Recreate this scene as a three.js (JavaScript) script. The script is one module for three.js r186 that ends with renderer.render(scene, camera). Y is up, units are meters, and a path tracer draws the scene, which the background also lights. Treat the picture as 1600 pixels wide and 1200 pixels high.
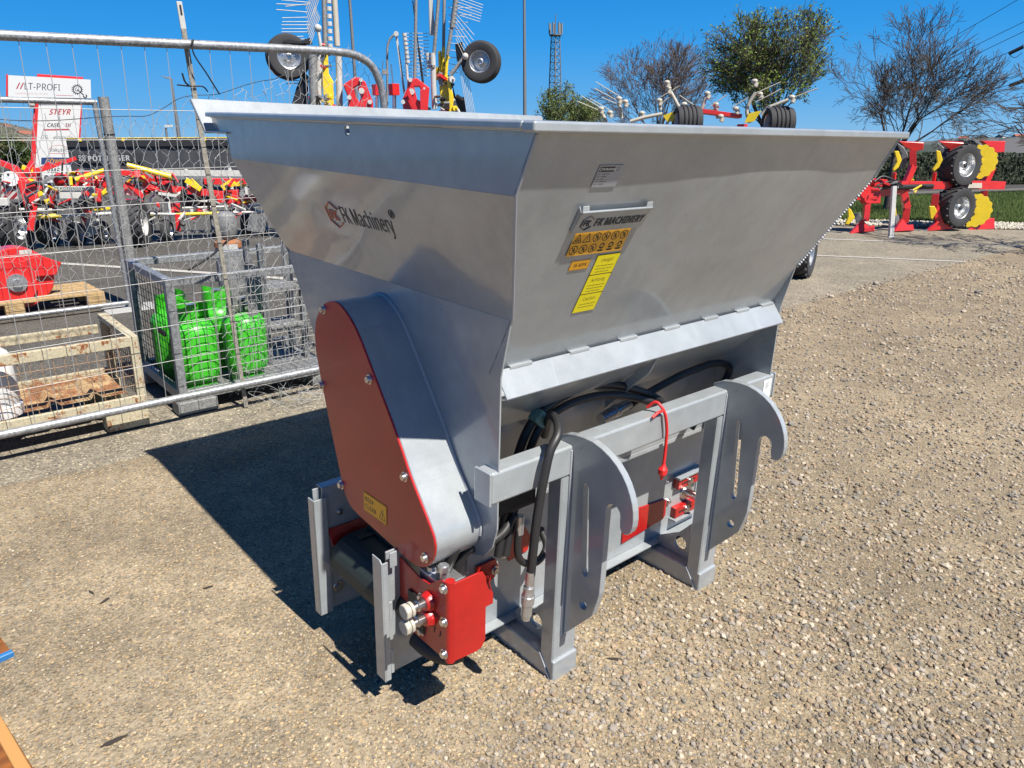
import * as THREE from 'three';
import { mergeGeometries, mergeVertices, toCreasedNormals } from 'three/addons/utils/BufferGeometryUtils.js';
import { RoundedBoxGeometry } from 'three/addons/geometries/RoundedBoxGeometry.js';
import { TextGeometry } from 'three/addons/geometries/TextGeometry.js';
import { FontLoader } from 'three/addons/loaders/FontLoader.js';
import { ImprovedNoise } from 'three/addons/math/ImprovedNoise.js';

// ------------------------------------------------------------------ camera, sky, sun, exposure
const scene = new THREE.Scene();
const camera = new THREE.PerspectiveCamera(54.66, 4 / 3, 0.05, 3000);
camera.position.set(-1.728298, 1.553238, 1.677033);
camera.up.set(0.206607, 0.952968, -0.221733);
camera.lookAt(camera.position.clone().add(new THREE.Vector3(0.623362, -0.302881, -0.72089)));

// the sun stands behind the camera, a little to the right, about 57 degrees up
const SUN = new THREE.Vector3(.0348, .8135, .5806).normalize();
const SKY_GAIN = .865;
{
  const w = 512, h = 256, d = new Float32Array(w * h * 4);
  const stops = [[0, .17, .335, .50], [3, .08, .272, .525], [7, .024, .212, .52], [12, .009, .148, .44], [22, .007, .105, .35], [45, .010, .062, .21], [90, .009, .046, .155]];
  for (let j = 0; j < h; j++) {
    const el = (j + .5) / h * 180 - 90, e = Math.max(0, el);
    let k = 0; while (k < stops.length - 2 && e > stops[k + 1][0]) k++;
    const a = stops[k], b = stops[k + 1], t = Math.min(1, (e - a[0]) / (b[0] - a[0]));
    for (let i = 0; i < w; i++) {
      const o = (j * w + i) * 4;
      for (let c = 0; c < 3; c++) d[o + c] = (a[c + 1] + (b[c + 1] - a[c + 1]) * t) * SKY_GAIN;
      d[o + 3] = 1;
    }
  }
  const tx = new THREE.DataTexture(d, w, h, THREE.RGBAFormat, THREE.FloatType);
  tx.mapping = THREE.EquirectangularReflectionMapping; tx.magFilter = THREE.LinearFilter; tx.minFilter = THREE.LinearFilter;
  tx.wrapS = THREE.RepeatWrapping; tx.needsUpdate = true;
  scene.background = tx; scene.environment = tx;
}
const sun = new THREE.DirectionalLight(new THREE.Color(1, .945, .86), 5);
sun.position.copy(SUN).multiplyScalar(60); sun.castShadow = true;
sun.shadow.mapSize.set(4096, 4096);
Object.assign(sun.shadow.camera, { left: -26, right: 26, top: 26, bottom: -26, near: 1, far: 140 });
scene.add(sun, sun.target);
const renderer = new THREE.WebGLRenderer({ antialias: true });
renderer.toneMapping = THREE.LinearToneMapping;
renderer.toneMappingExposure = 1.85;
renderer.shadowMap.enabled = true;

// ------------------------------------------------------------------ frames: the yard slopes a little, the machine stands on it
const UPM = new THREE.Vector3(-0.007566, 0.998784, -0.048723).normalize();
const XM = new THREE.Vector3(1, 0, 0).addScaledVector(UPM, -UPM.x).normalize();
const ZM = new THREE.Vector3().crossVectors(XM, UPM);
const M2W = new THREE.Matrix4().set(XM.x, XM.y, XM.z, 0, UPM.x, UPM.y, UPM.z, 0, ZM.x, ZM.y, ZM.z, 0, 0, 0, 0, 1);
const QM = new THREE.Quaternion().setFromRotationMatrix(M2W);
const O = [1.74, 0, -1.6];
const toW = (p) => new THREE.Vector3(p[0] - O[0], p[1] - O[1], p[2] - O[2]).applyMatrix4(M2W);
const NW = new THREE.Vector3(0, 1, 0).applyMatrix4(M2W);
const slope = (x, z) => -(NW.x * x + NW.z * z) / NW.y;
const groundY = (x, z) => .35 * Math.tanh(slope(x, z) / .35);

// ------------------------------------------------------------------ helpers
let seed = 7;
const rnd = () => { seed = (seed + 0x6D2B79F5) | 0; let t = Math.imul(seed ^ (seed >>> 15), 1 | seed); t = (t + Math.imul(t ^ (t >>> 7), 61 | t)) ^ t; return ((t ^ (t >>> 14)) >>> 0) / 4294967296; };
const rr = (a, b) => a + (b - a) * rnd();
const noise = new ImprovedNoise();
const fbm = (x, y, z = 0, o = 4) => { let s = 0, a = .5, f = 1; for (let i = 0; i < o; i++) { s += a * noise.noise(x * f, y * f, z * f + i * 7.3); a *= .5; f *= 2.03; } return s; };
const V = (p) => p.isVector3 ? p : new THREE.Vector3(p[0], p[1], p[2]);
const lerp = (a, b, t) => a.map((v, i) => v + (b[i] - v) * t);
const add = (a, b) => a.map((v, i) => v + b[i]);
const names = new Map(), origin = new WeakMap();
const numbered = (n) => { const k = names.get(n) || 0; names.set(n, k + 1); return k ? n + '_' + String(k).padStart(3, '0') : n; };

function clean(g) {   // position, normal, uv only, no index
  if (g.index) { const k = g.userData; g = g.toNonIndexed(); g.userData = k || {}; }
  if (!g.attributes.normal) g.computeVertexNormals();
  for (const k of Object.keys(g.attributes)) if (!['position', 'normal', 'uv', 'color'].includes(k)) g.deleteAttribute(k);
  if (!g.attributes.uv || !g.userData.uv) {
    const p = g.attributes.position, n = g.attributes.normal, u = new Float32Array(p.count * 2);
    for (let i = 0; i < p.count; i += 3) {
      let ax = 0, ay = 0, az = 0;
      for (let k = i; k < i + 3; k++) { ax += n.getX(k); ay += n.getY(k); az += n.getZ(k); }
      ax = Math.abs(ax); ay = Math.abs(ay); az = Math.abs(az);
      for (let k = i; k < i + 3; k++) {
        if (ay >= ax && ay >= az) { u[2 * k] = p.getX(k); u[2 * k + 1] = p.getZ(k); }
        else if (ax > az) { u[2 * k] = p.getZ(k); u[2 * k + 1] = p.getY(k); }
        else { u[2 * k] = p.getX(k); u[2 * k + 1] = p.getY(k); }
      }
    }
    g.setAttribute('uv', new THREE.BufferAttribute(u, 2));
  }
  return g;
}
function merged(geos) {
  geos = (Array.isArray(geos) ? geos : [geos]).flat(9).map(clean);
  if (geos.some((g) => g.attributes.color)) for (const g of geos) if (!g.attributes.color) g.setAttribute('color', new THREE.BufferAttribute(new Float32Array(g.attributes.position.count * 3).fill(1), 3));
  const m = geos.length > 1 ? mergeGeometries(geos) : geos[0];
  for (const g of geos) g.morphAttributes = {};
  return m;
}
// a thing: a Group at its base. frame 'M' = stands on the sloping yard, 'W' = level world
function thing(name, label, category, p, group, frame = 'W') {
  const o = new THREE.Group(); o.name = numbered(name);
  if (frame === 'M') { o.position.copy(toW(p)); o.quaternion.copy(QM); } else o.position.set(...p);
  o.userData = { label, category }; if (group) o.userData.group = group;
  origin.set(o, p); scene.add(o); return o;
}
// a part: geometry written in the frame of its thing, moved to the thing's base
function part(name, geos, mat, parent, label) {
  const g = merged(geos), o = origin.get(parent);
  g.translate(-o[0], -o[1], -o[2]);
  const m = new THREE.Mesh(g, mat); m.name = name; m.castShadow = m.receiveShadow = true;
  if (label) m.userData.label = label;
  origin.set(m, o); parent.add(m); return m;
}
function single(name, geos, mat, label, category, p, group, frame = 'W') {
  const g = merged(geos); g.translate(-p[0], -p[1], -p[2]);
  const m = new THREE.Mesh(g, mat); m.name = numbered(name); m.castShadow = m.receiveShadow = true;
  if (frame === 'M') { m.position.copy(toW(p)); m.quaternion.copy(QM); } else m.position.set(...p);
  m.userData = { label, category }; if (group) m.userData.group = group;
  origin.set(m, p); scene.add(m); return m;
}
function struct(name, geo, mat, kind = 'structure') {
  const m = new THREE.Mesh(geo, mat); m.name = numbered(name); m.castShadow = m.receiveShadow = true;
  m.userData = { kind }; scene.add(m); return m;
}
// geometry makers
const bb = (x0, x1, y0, y1, z0, z1, r = .002) => {
  const w = Math.abs(x1 - x0), h = Math.abs(y1 - y0), d = Math.abs(z1 - z0), k = Math.min(r, w * .45, h * .45, d * .45);
  const g = k > 0 ? new RoundedBoxGeometry(w, h, d, 1, k) : new THREE.BoxGeometry(w, h, d);
  return g.translate((x0 + x1) / 2, (y0 + y1) / 2, (z0 + z1) / 2);
};
const Yax = new THREE.Vector3(0, 1, 0);
function bar(a, b, r0, r1 = r0, n = 8, open = false) {
  a = V(a); b = V(b); const d = b.clone().sub(a), L = d.length();
  const g = new THREE.CylinderGeometry(r1, r0, L, n, 1, open);
  g.applyQuaternion(new THREE.Quaternion().setFromUnitVectors(Yax, d.normalize()));
  return g.translate((a.x + b.x) / 2, (a.y + b.y) / 2, (a.z + b.z) / 2);
}
function beam(a, b, w, h, upv = [0, 1, 0], r = .003) {   // box bar, h along upv
  a = V(a); b = V(b); const d = b.clone().sub(a), L = d.length(), z = d.normalize();
  const x = new THREE.Vector3().crossVectors(V(upv), z); if (x.lengthSq() < 1e-6) x.set(1, 0, 0); x.normalize();
  const y = new THREE.Vector3().crossVectors(z, x);
  const k = Math.min(r, w * .4, h * .4);
  const g = k > 0 ? new RoundedBoxGeometry(w, h, L, 1, k) : new THREE.BoxGeometry(w, h, L);
  g.applyMatrix4(new THREE.Matrix4().makeBasis(x, y, z));
  return g.translate((a.x + b.x) / 2, (a.y + b.y) / 2, (a.z + b.z) / 2);
}
function pipe(pts, r, n = 10, seg = 0, closed = false) {
  const c = new THREE.CatmullRomCurve3(pts.map(V), closed, 'centripetal');
  const g = new THREE.TubeGeometry(c, seg || pts.length * 8, r, n, closed);
  if (closed) return g;
  const a = c.getPoint(0), b = c.getPoint(1), ta = c.getTangent(0), tb = c.getTangent(1);
  const cap = (p, t) => new THREE.CircleGeometry(r, n).applyQuaternion(new THREE.Quaternion().setFromUnitVectors(new THREE.Vector3(0, 0, 1), t)).translate(p.x, p.y, p.z);
  return [g, cap(a, ta.negate()), cap(b, tb)];
}
const disc = (p, dir, r, t, n = 20, r2 = r) => { p = V(p); const d = V(dir).clone().normalize(); return bar(p.clone().addScaledVector(d, -t / 2), p.clone().addScaledVector(d, t / 2), r, r2, n); };
function lathe(prof, p, dir = [0, 1, 0], n = 28) {   // profile [radius, along]
  const g = toCreasedNormals(new THREE.LatheGeometry(prof.map(([r, y]) => new THREE.Vector2(Math.max(r, 1e-4), y)), n), .6);
  g.applyQuaternion(new THREE.Quaternion().setFromUnitVectors(Yax, V(dir).clone().normalize()));
  return g.translate(...(p.isVector3 ? p.toArray() : p));
}
const shp = (pts, holes = []) => { const s = new THREE.Shape(pts.map(([a, b]) => new THREE.Vector2(a, b))); for (const h of holes) s.holes.push(new THREE.Path(h.map(([a, b]) => new THREE.Vector2(a, b)))); return s; };
const ext = (s, t, bev) => new THREE.ExtrudeGeometry(s, { depth: t - 2 * bev, bevelEnabled: bev > 0, bevelThickness: bev, bevelSize: bev, bevelOffset: -bev, bevelSegments: 1, curveSegments: 10 }).translate(0, 0, bev);
const prismX = (pts, x0, x1, holes = [], bev = .001) => ext(shp(pts.map(([z, y]) => [-z, y]), holes.map((h) => h.map(([z, y]) => [-z, y]))), x1 - x0, bev).rotateY(Math.PI / 2).translate(x0, 0, 0);   // points [z, y]
const prismZ = (pts, z0, z1, holes = [], bev = .001) => ext(shp(pts, holes), z1 - z0, bev).translate(0, 0, z0);                                // points [x, y]
const prismY = (pts, y0, y1, holes = [], bev = .001) => ext(shp(pts.map(([x, z]) => [x, -z]), holes), y1 - y0, bev).rotateX(-Math.PI / 2).translate(0, y0, 0);   // points [x, z]
function slab(pts, t, bev = .002, holes = []) {   // planar polygon in space, given thickness
  const P = pts.map(V), c = new THREE.Vector3(); P.forEach((p) => c.add(p)); c.divideScalar(P.length);
  const n = new THREE.Vector3(); P.forEach((p, i) => { const q = P[(i + 1) % P.length]; n.add(new THREE.Vector3().crossVectors(p.clone().sub(c), q.clone().sub(c))); }); n.normalize();
  const x = P[1].clone().sub(P[0]); x.addScaledVector(n, -x.dot(n)).normalize(); const y = new THREE.Vector3().crossVectors(n, x);
  const flat = (p) => { const q = V(p).clone().sub(c); return [q.dot(x), q.dot(y)]; };
  const g = ext(shp(P.map(flat), holes.map((h) => h.map(flat))), t, Math.min(bev, t * .3)).translate(0, 0, -t / 2);
  return g.applyMatrix4(new THREE.Matrix4().makeBasis(x, y, n).setPosition(c));
}
const ring = (z, y, r, n = 20, ry = r) => Array.from({ length: n }, (_, i) => [z + r * Math.cos(i / n * 2 * Math.PI), y + ry * Math.sin(i / n * 2 * Math.PI)]);
function smoothClosed(pts, n = 90) { const c = new THREE.CatmullRomCurve3(pts.map(([a, b]) => new THREE.Vector3(a, b, 0)), true, 'centripetal'); return c.getPoints(n).slice(0, n).map((p) => [p.x, p.y]); }
function grid(fn, nu, nv, keep = true) {   // fn(u, v) -> [x, y, z]
  const p = [], uv = [], ix = [];
  for (let j = 0; j <= nv; j++) for (let i = 0; i <= nu; i++) { p.push(...fn(i / nu, j / nv)); uv.push(i / nu, j / nv); }
  for (let j = 0; j < nv; j++) for (let i = 0; i < nu; i++) { const a = j * (nu + 1) + i, b = a + 1, c = a + nu + 1, d = c + 1; ix.push(a, b, d, a, d, c); }
  const g = new THREE.BufferGeometry(); g.setAttribute('position', new THREE.Float32BufferAttribute(p, 3)); g.setAttribute('uv', new THREE.Float32BufferAttribute(uv, 2)); g.setIndex(ix); g.computeVertexNormals();
  if (keep) g.userData.uv = true; return g;
}
function plate(fn, nu, nv, off) {   // a sheet with thickness: off is the vector to its far face
  const fo = (u, v) => add(fn(u, v), off);
  return [grid(fn, nu, nv, false), grid((u, v) => fo(1 - u, v), nu, nv, false),
    grid((u, v) => v < .5 ? fn(u, 0) : fo(u, 0), nu, 1, false), grid((u, v) => v < .5 ? fn(u, 1) : fo(u, 1), nu, 1, false),
    grid((u, v) => u < .5 ? fn(0, v) : fo(0, v), 1, nv, false), grid((u, v) => u < .5 ? fn(1, v) : fo(1, v), 1, nv, false)];
}
const hexNut = (p, dir, r = .009, t = .007, m) => bar(p, add(p, dir.map((d) => d * t)), r, r, 6);
const boltHead = (p, dir, r = .01) => [bar(p, add(p, dir.map((d) => d * .003)), r * 1.35, r * 1.35, 16), bar(add(p, dir.map((d) => d * .003)), add(p, dir.map((d) => d * .011)), r, r * .92, 6)];
// textures
function dataTex(w, h, fn, srgb) {
  const d = new Uint8ClampedArray(w * h * 4);
  for (let j = 0; j < h; j++) for (let i = 0; i < w; i++) { const c = fn(i, j), o = (j * w + i) * 4; d[o] = c[0]; d[o + 1] = c[1]; d[o + 2] = c[2]; d[o + 3] = 255; }
  return fin(new THREE.DataTexture(new Uint8Array(d.buffer), w, h), srgb);
}
function fin(t, srgb) { t.wrapS = t.wrapT = THREE.RepeatWrapping; t.magFilter = THREE.LinearFilter; t.minFilter = THREE.LinearMipmapLinearFilter; if (srgb) t.colorSpace = THREE.SRGBColorSpace; t.needsUpdate = true; return t; }
function canvasTex(w, h, draw) { const c = document.createElement('canvas'); c.width = w; c.height = h; const x = c.getContext('2d'); draw(x, w, h); const t = new THREE.CanvasTexture(c); t.colorSpace = THREE.SRGBColorSpace; t.magFilter = THREE.LinearFilter; return t; }
const quad = (bl, br, tr, tl, nu = 1, nv = 1) => grid((u, v) => lerp(lerp(bl, br, u), lerp(tl, tr, u), v), nu, nv);   // carries uv 0..1
// tileable value noise for textures
function tileNoise(n, cells, sd) {
  const s0 = seed; seed = sd; const L = new Float32Array(cells * cells).map(() => rnd()); seed = s0;
  return (i, j) => { const x = i / n * cells, y = j / n * cells, a = Math.floor(x), b = Math.floor(y), u = x - a, v = y - b, su = u * u * (3 - 2 * u), sv = v * v * (3 - 2 * v);
    const q = (m, k) => L[((k % cells + cells) % cells) * cells + ((m % cells) + cells) % cells];
    return (q(a, b) * (1 - su) + q(a + 1, b) * su) * (1 - sv) + (q(a, b + 1) * (1 - su) + q(a + 1, b + 1) * su) * sv; };
}
// stones pressed into a surface: colour and relief of a tile
function stoneTile(n, layers, base, bed, sd) {
  const s0 = seed; seed = sd;
  const hgt = new Float32Array(n * n), col = new Float32Array(n * n * 3);
  const nz = tileNoise(n, 12, sd + 1), nf = tileNoise(n, 300, sd + 2), nm = tileNoise(n, 60, sd + 3);
  for (let j = 0; j < n; j++) for (let i = 0; i < n; i++) { const o = j * n + i, f = .8 + .16 * nz(i, j) + .2 * nm(i, j) + .26 * (nf(i, j) - .5); hgt[o] = .1 + .12 * nf(i, j) + .1 * nm(i, j); for (let c = 0; c < 3; c++) col[o * 3 + c] = bed[c] * f; }
  for (const [count, r0, r1, top, pal] of layers) for (let k = 0; k < count; k++) {
    const cx = rnd() * n, cy = rnd() * n, r = r0 + (r1 - r0) * Math.pow(rnd(), 2.2), an = rnd() * 3.14, asp = rr(.55, 1), ca = Math.cos(an), sa = Math.sin(an), hh = top * rr(.6, 1) * r / r1;
    const pc = pal[Math.floor(rnd() * pal.length)], br = rr(.78, 1.18), tx = rr(-.35, .35), ty = rr(-.35, .35), R = Math.ceil(r), p4 = rr(2, 4);
    for (let y = -R; y <= R; y++) for (let x = -R; x <= R; x++) {
      const a = (x * ca + y * sa) / r, b = (-x * sa + y * ca) / (r * asp), q = Math.pow(Math.abs(a), p4) + Math.pow(Math.abs(b), p4); if (q > 1) continue;
      const o = ((Math.round(cy + y) % n + n) % n) * n + (Math.round(cx + x) % n + n) % n, hv = .12 + hh * (Math.sqrt(1 - q) * .75 + .25 + (a * tx + b * ty) * .5);
      if (hv < hgt[o]) continue; hgt[o] = hv;
      for (let c = 0; c < 3; c++) col[o * 3 + c] = base[c] * pc[c] * br * (.94 + .12 * nf(cx + x + 9999, cy + y));
    }
  }
  seed = s0;
  const map = dataTex(n, n, (i, j) => { const o = (j * n + i) * 3; return [Math.min(255, col[o]), Math.min(255, col[o + 1]), Math.min(255, col[o + 2])]; }, true);
  const bump = dataTex(n, n, (i, j) => { const v = Math.min(255, hgt[j * n + i] * 255); return [v, v, v]; });
  return { map, bump };
}
const rep = (t, s) => { const c = t.clone(); c.repeat.set(1 / s, 1 / s); c.needsUpdate = true; return c; };
// ------------------------------------------------------------------ materials
const lin = (r, g, b) => new THREE.Color().setRGB(r, g, b);
const std = (c, o = {}) => new THREE.MeshStandardMaterial({ color: c, roughness: .6, metalness: 0, ...o });
const phy = (c, o = {}) => new THREE.MeshPhysicalMaterial({ color: c, roughness: .5, ...o });
const dustA = tileNoise(512, 9, 41), dustB = tileNoise(512, 40, 42), dustC = tileNoise(512, 250, 43);
const paintMap = (() => {
  const s0 = seed; seed = 99; const n = 512, sp = new Float32Array(n * n).fill(1);
  for (let k = 0; k < 90; k++) { const x = Math.floor(rnd() * n), y = Math.floor(rnd() * n), r = rnd() < .85 ? 1 : 2, v = rnd() < .5 ? .8 : 1.12; for (let a = 0; a < r; a++) for (let b = 0; b < r; b++) sp[((y + b) % n) * n + (x + a) % n] = v; }
  for (let k = 0; k < 9; k++) { let x = rnd() * n, y = rnd() * n; const a = rnd() * 6.28, L = rr(8, 40); for (let t = 0; t < L; t++) { x += Math.cos(a); y += Math.sin(a); sp[((Math.floor(y) % n + n) % n) * n + (Math.floor(x) % n + n) % n] *= 1.1; } }
  seed = s0;
  return dataTex(n, n, (i, j) => { const f = (.90 + .07 * dustA(i, j) + .05 * dustB(i, j) + .03 * dustC(i, j)) * sp[j * n + i] * 238; return [f, f * .995, f * .985]; }, true);
})();
const roughMap = dataTex(512, 512, (i, j) => { const f = 150 + 70 * dustA(j, i) * dustB(i, j) + 40 * dustC(i, j); return [f, f, f]; });
const M = {};
M.paint = phy(lin(.37, .405, .433), { roughness: .46, metalness: .15, clearcoat: .85, clearcoatRoughness: .09, map: rep(paintMap, 1.1), roughnessMap: rep(roughMap, .9) });
M.weld = std(lin(.32, .335, .36), { roughness: .5 });
M.red = phy(lin(.46, .011, .009), { roughness: .38, clearcoat: .35, clearcoatRoughness: .12, map: rep(paintMap, .7) });
M.redMach = phy(lin(.66, .022, .022), { roughness: .4, clearcoat: .4, clearcoatRoughness: .2, map: rep(paintMap, 1.3) });
M.yellow = phy(lin(.85, .62, .02), { roughness: .4, clearcoat: .3, clearcoatRoughness: .2, map: rep(paintMap, 1.3) });
M.white = phy(lin(.56, .56, .54), { roughness: .45, clearcoat: .2, map: rep(paintMap, .8) });
M.cream = std(lin(.5, .47, .4), { roughness: .55, map: rep(paintMap, .6) });
M.rubber = std(lin(.022, .022, .024), { roughness: .62 });
M.tyre = std(lin(.03, .03, .032), { roughness: .8 });
M.black = std(lin(.012, .012, .014), { roughness: .5 });
M.hose = phy(lin(.02, .02, .021), { roughness: .48 });
M.belt = std(lin(.014, .022, .018), { roughness: .65 });
M.steel = std(lin(.62, .6, .57), { roughness: .3, metalness: 1 });
M.zinc = std(lin(.56, .57, .58), { roughness: .45, metalness: .85, roughnessMap: rep(roughMap, .15) });
const galvN = tileNoise(256, 34, 61), galvF = tileNoise(256, 120, 62);
const galvMap = dataTex(256, 256, (i, j) => { const f = 150 + 55 * galvN(i, j) + 40 * galvF(i, j); return [f, f * 1.005, f * 1.01]; }, true);
M.galv = std(lin(.5, .51, .52), { roughness: .5, metalness: .55, map: rep(galvMap, .35) });
M.galvDull = std(lin(.38, .38, .37), { roughness: .6, metalness: .3, map: rep(galvMap, .3) });
M.pipe = std(lin(.27, .28, .29), { roughness: .6, metalness: .2, map: rep(galvMap, .4) });
M.wire = std(lin(.42, .42, .41), { roughness: .5, metalness: .5 });
M.rustWire = std(lin(.3, .2, .13), { roughness: .8, metalness: .1 });
const rustMap = (() => { const a = tileNoise(512, 14, 71), b = tileNoise(512, 60, 72), c = tileNoise(512, 180, 73);
  return dataTex(512, 512, (i, j) => { const v = .5 * a(i, j) + .3 * b(i, j) + .2 * c(i, j), k = Math.min(1, Math.max(0, (v - .585) * 6)), f = .9 + .2 * c(j, i); return [(212 + (150 - 212) * k) * f, (202 + (88 - 202) * k) * f, (172 + (48 - 172) * k) * f]; }, true); })();
const rustMap2 = (() => { const a = tileNoise(512, 10, 74), b = tileNoise(512, 50, 75), c = tileNoise(512, 180, 76);
  return dataTex(512, 512, (i, j) => { const v = .5 * a(i, j) + .3 * b(i, j) + .2 * c(i, j), k = Math.min(1, Math.max(0, (v - .4) * 5)), f = .85 + .3 * c(j, i); return [(205 + (158 - 205) * k) * f, (176 + (108 - 176) * k) * f, (130 + (70 - 130) * k) * f]; }, true); })();
M.rusty = std(lin(.6, .6, .6), { roughness: .75, map: rep(rustMap, .7) });
M.rustFloor = std(lin(.62, .6, .58), { roughness: .85, map: rep(rustMap2, .6) });
M.green = phy(lin(.055, .5, .025), { roughness: .4, clearcoat: .3, clearcoatRoughness: .25, map: rep(paintMap, .5) });
M.plasticW = std(lin(.62, .62, .62), { roughness: .4 });
const woodMap = (() => { const a = tileNoise(512, 8, 81); return dataTex(512, 512, (i, j) => { const g = Math.sin((j * .16 + a(i * .25, j) * 22)) * .5 + .5, f = .82 + .18 * g + .12 * (a(i * 3, j * 3) - .5); return [225 * f, 190 * f, 135 * f]; }, true); })();
M.pallet = std(lin(.55, .55, .55), { roughness: .8, map: rep(woodMap, .5) });
M.wood = std(lin(.3, .15, .06), { roughness: .6, map: rep(woodMap, .5) });
M.blue = std(lin(.02, .14, .36), { roughness: .5 });
M.bark = std(lin(.075, .062, .052), { roughness: .9 });
M.barkGrey = std(lin(.12, .095, .085), { roughness: .9 });
M.leaf = phy(lin(1, 1, 1), { roughness: .95, specularIntensity: .3, vertexColors: true, transmission: .35, thickness: 0 });
M.hedge = std(lin(1, 1, 1), { roughness: .8, vertexColors: true });

// ------------------------------------------------------------------ the ground
const gravelTile = stoneTile(2048, [
  [90000, 1.5, 5, .5, [[1, .94, .84], [.92, .87, .8], [1.08, 1, .88], [.84, .82, .79], [1, .9, .76]]],
  [22000, 2, 6.5, .6, [[1, .94, .83], [1.12, 1.06, .95], [.8, .79, .77], [.95, .86, .73], [.9, .88, .84], [1.05, .95, .8]]],
], [190, 184, 172], [173, 161, 141], 5);
const asphaltTile = stoneTile(1024, [[60000, 1, 3, .5, [[1, 1, 1], [.8, .8, .8], [1.15, 1.13, 1.08], [.62, .62, .64]]]], [150, 148, 144], [128, 125, 120], 6);
function smooth(a, b, x) { const t = Math.min(1, Math.max(0, (x - a) / (b - a))); return t * t * (3 - 2 * t); }
const gravelEdge = (x) => -2.02 + .12 * fbm(x * .9, 3.1) + .05 * fbm(x * 5, 1.7) + (x > 3 ? .12 : 0) * smooth(3, 5, x) - .12 * smooth(.5, -1.5, x);
{
  const sp = (t) => Math.sign(t) * (14 * Math.abs(t) + 1500 * Math.pow(Math.abs(t), 5));
  const g = grid((u, v) => { const x = 3 + sp(u * 2 - 1), z = -6 + sp(v * 2 - 1); const y = groundY(x, z); return [x, y, z]; }, 200, 200, false).toNonIndexed();
  // flip so that it faces up
  const idx = mergeVertices(g); const p = idx.attributes.position, uv = new Float32Array(p.count * 2), col = new Float32Array(p.count * 3);
  for (let i = 0; i < p.count; i++) {
    const x = p.getX(i), z = p.getZ(i); uv[2 * i] = x; uv[2 * i + 1] = z;
    const right = smooth(1.5, 5, x + .3 * z), near = smooth(-3.6, -2.7, z + .5 * fbm(x, z)), pat = .5 + fbm(x * .35, z * .35, 2) + .4 * fbm(x * 1.6, z * 1.6, 5);
    const d = Math.min(1, Math.max(right * (.62 + .45 * pat), near * .95, .2 * pat)), v = 1 + .25 * fbm(x * .7, z * .7, 9);
    const a = [.56, .56, .55], b = [2.25, 2.08, 1.72];
    const far = smooth(30, 48, Math.hypot(x - 3, z + 4)), fieldC = [.32, .4, .2];
    for (let c = 0; c < 3; c++) col[3 * i + c] = ((a[c] + (b[c] - a[c]) * d) * (1 - far) + fieldC[c] * far) * v;
  }
  idx.setAttribute('uv', new THREE.BufferAttribute(uv, 2)); idx.setAttribute('color', new THREE.BufferAttribute(col, 3)); idx.computeVertexNormals();
  const m = std(lin(.39, .385, .375), { roughness: .9, vertexColors: true, map: rep(asphaltTile.map, 2.3), bumpMap: rep(asphaltTile.bump, 2.3), bumpScale: .003 });
  struct('asphalt_ground', idx, m);
}
{
  const g = grid((u, v) => { const x = -9 + u * 25, e = gravelEdge(x), z = e + v * v * (9 - e); return [x, groundY(x, z) + .005 + (v > 0 ? .012 * fbm(x * 1.3, z * 1.3, 4) * Math.min(1, v * 6) + .006 * Math.min(1, v * 8) : 0), z]; }, 260, 120, false);
  const p = g.attributes.position, uv = new Float32Array(p.count * 2), col = new Float32Array(p.count * 3);
  for (let i = 0; i < p.count; i++) {
    const x = p.getX(i), z = p.getZ(i); uv[2 * i] = x; uv[2 * i + 1] = z;
    const v = 1 + .35 * fbm(x * .5, z * .5, 11) + .4 * fbm(x * 1.9, z * 1.9, 12) + .34 * fbm(x * 6, z * 6, 13), r = smooth(-1, 2, x + .6 * z + .6 * fbm(x, z, 6));
    const a = [1.05, 1.0, .93], b = [.94, .90, .84];
    for (let c = 0; c < 3; c++) col[3 * i + c] = (a[c] + (b[c] - a[c]) * r) * v;
  }
  g.setAttribute('uv', new THREE.BufferAttribute(uv, 2)); g.setAttribute('color', new THREE.BufferAttribute(col, 3));
  const m = std(lin(.49, .487, .465), { roughness: .92, vertexColors: true, map: rep(gravelTile.map, 2.15), bumpMap: rep(gravelTile.bump, 2.15), bumpScale: .0085 });
  struct('gravel_yard', g, m);
}
const gravelY = (x, z) => { const e = gravelEdge(x); if (z < e) return groundY(x, z); const v = Math.sqrt((z - e) / (9 - e)); return groundY(x, z) + .005 + .012 * fbm(x * 1.3, z * 1.3, 4) * Math.min(1, v * 6) + .006 * Math.min(1, v * 8); };
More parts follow.
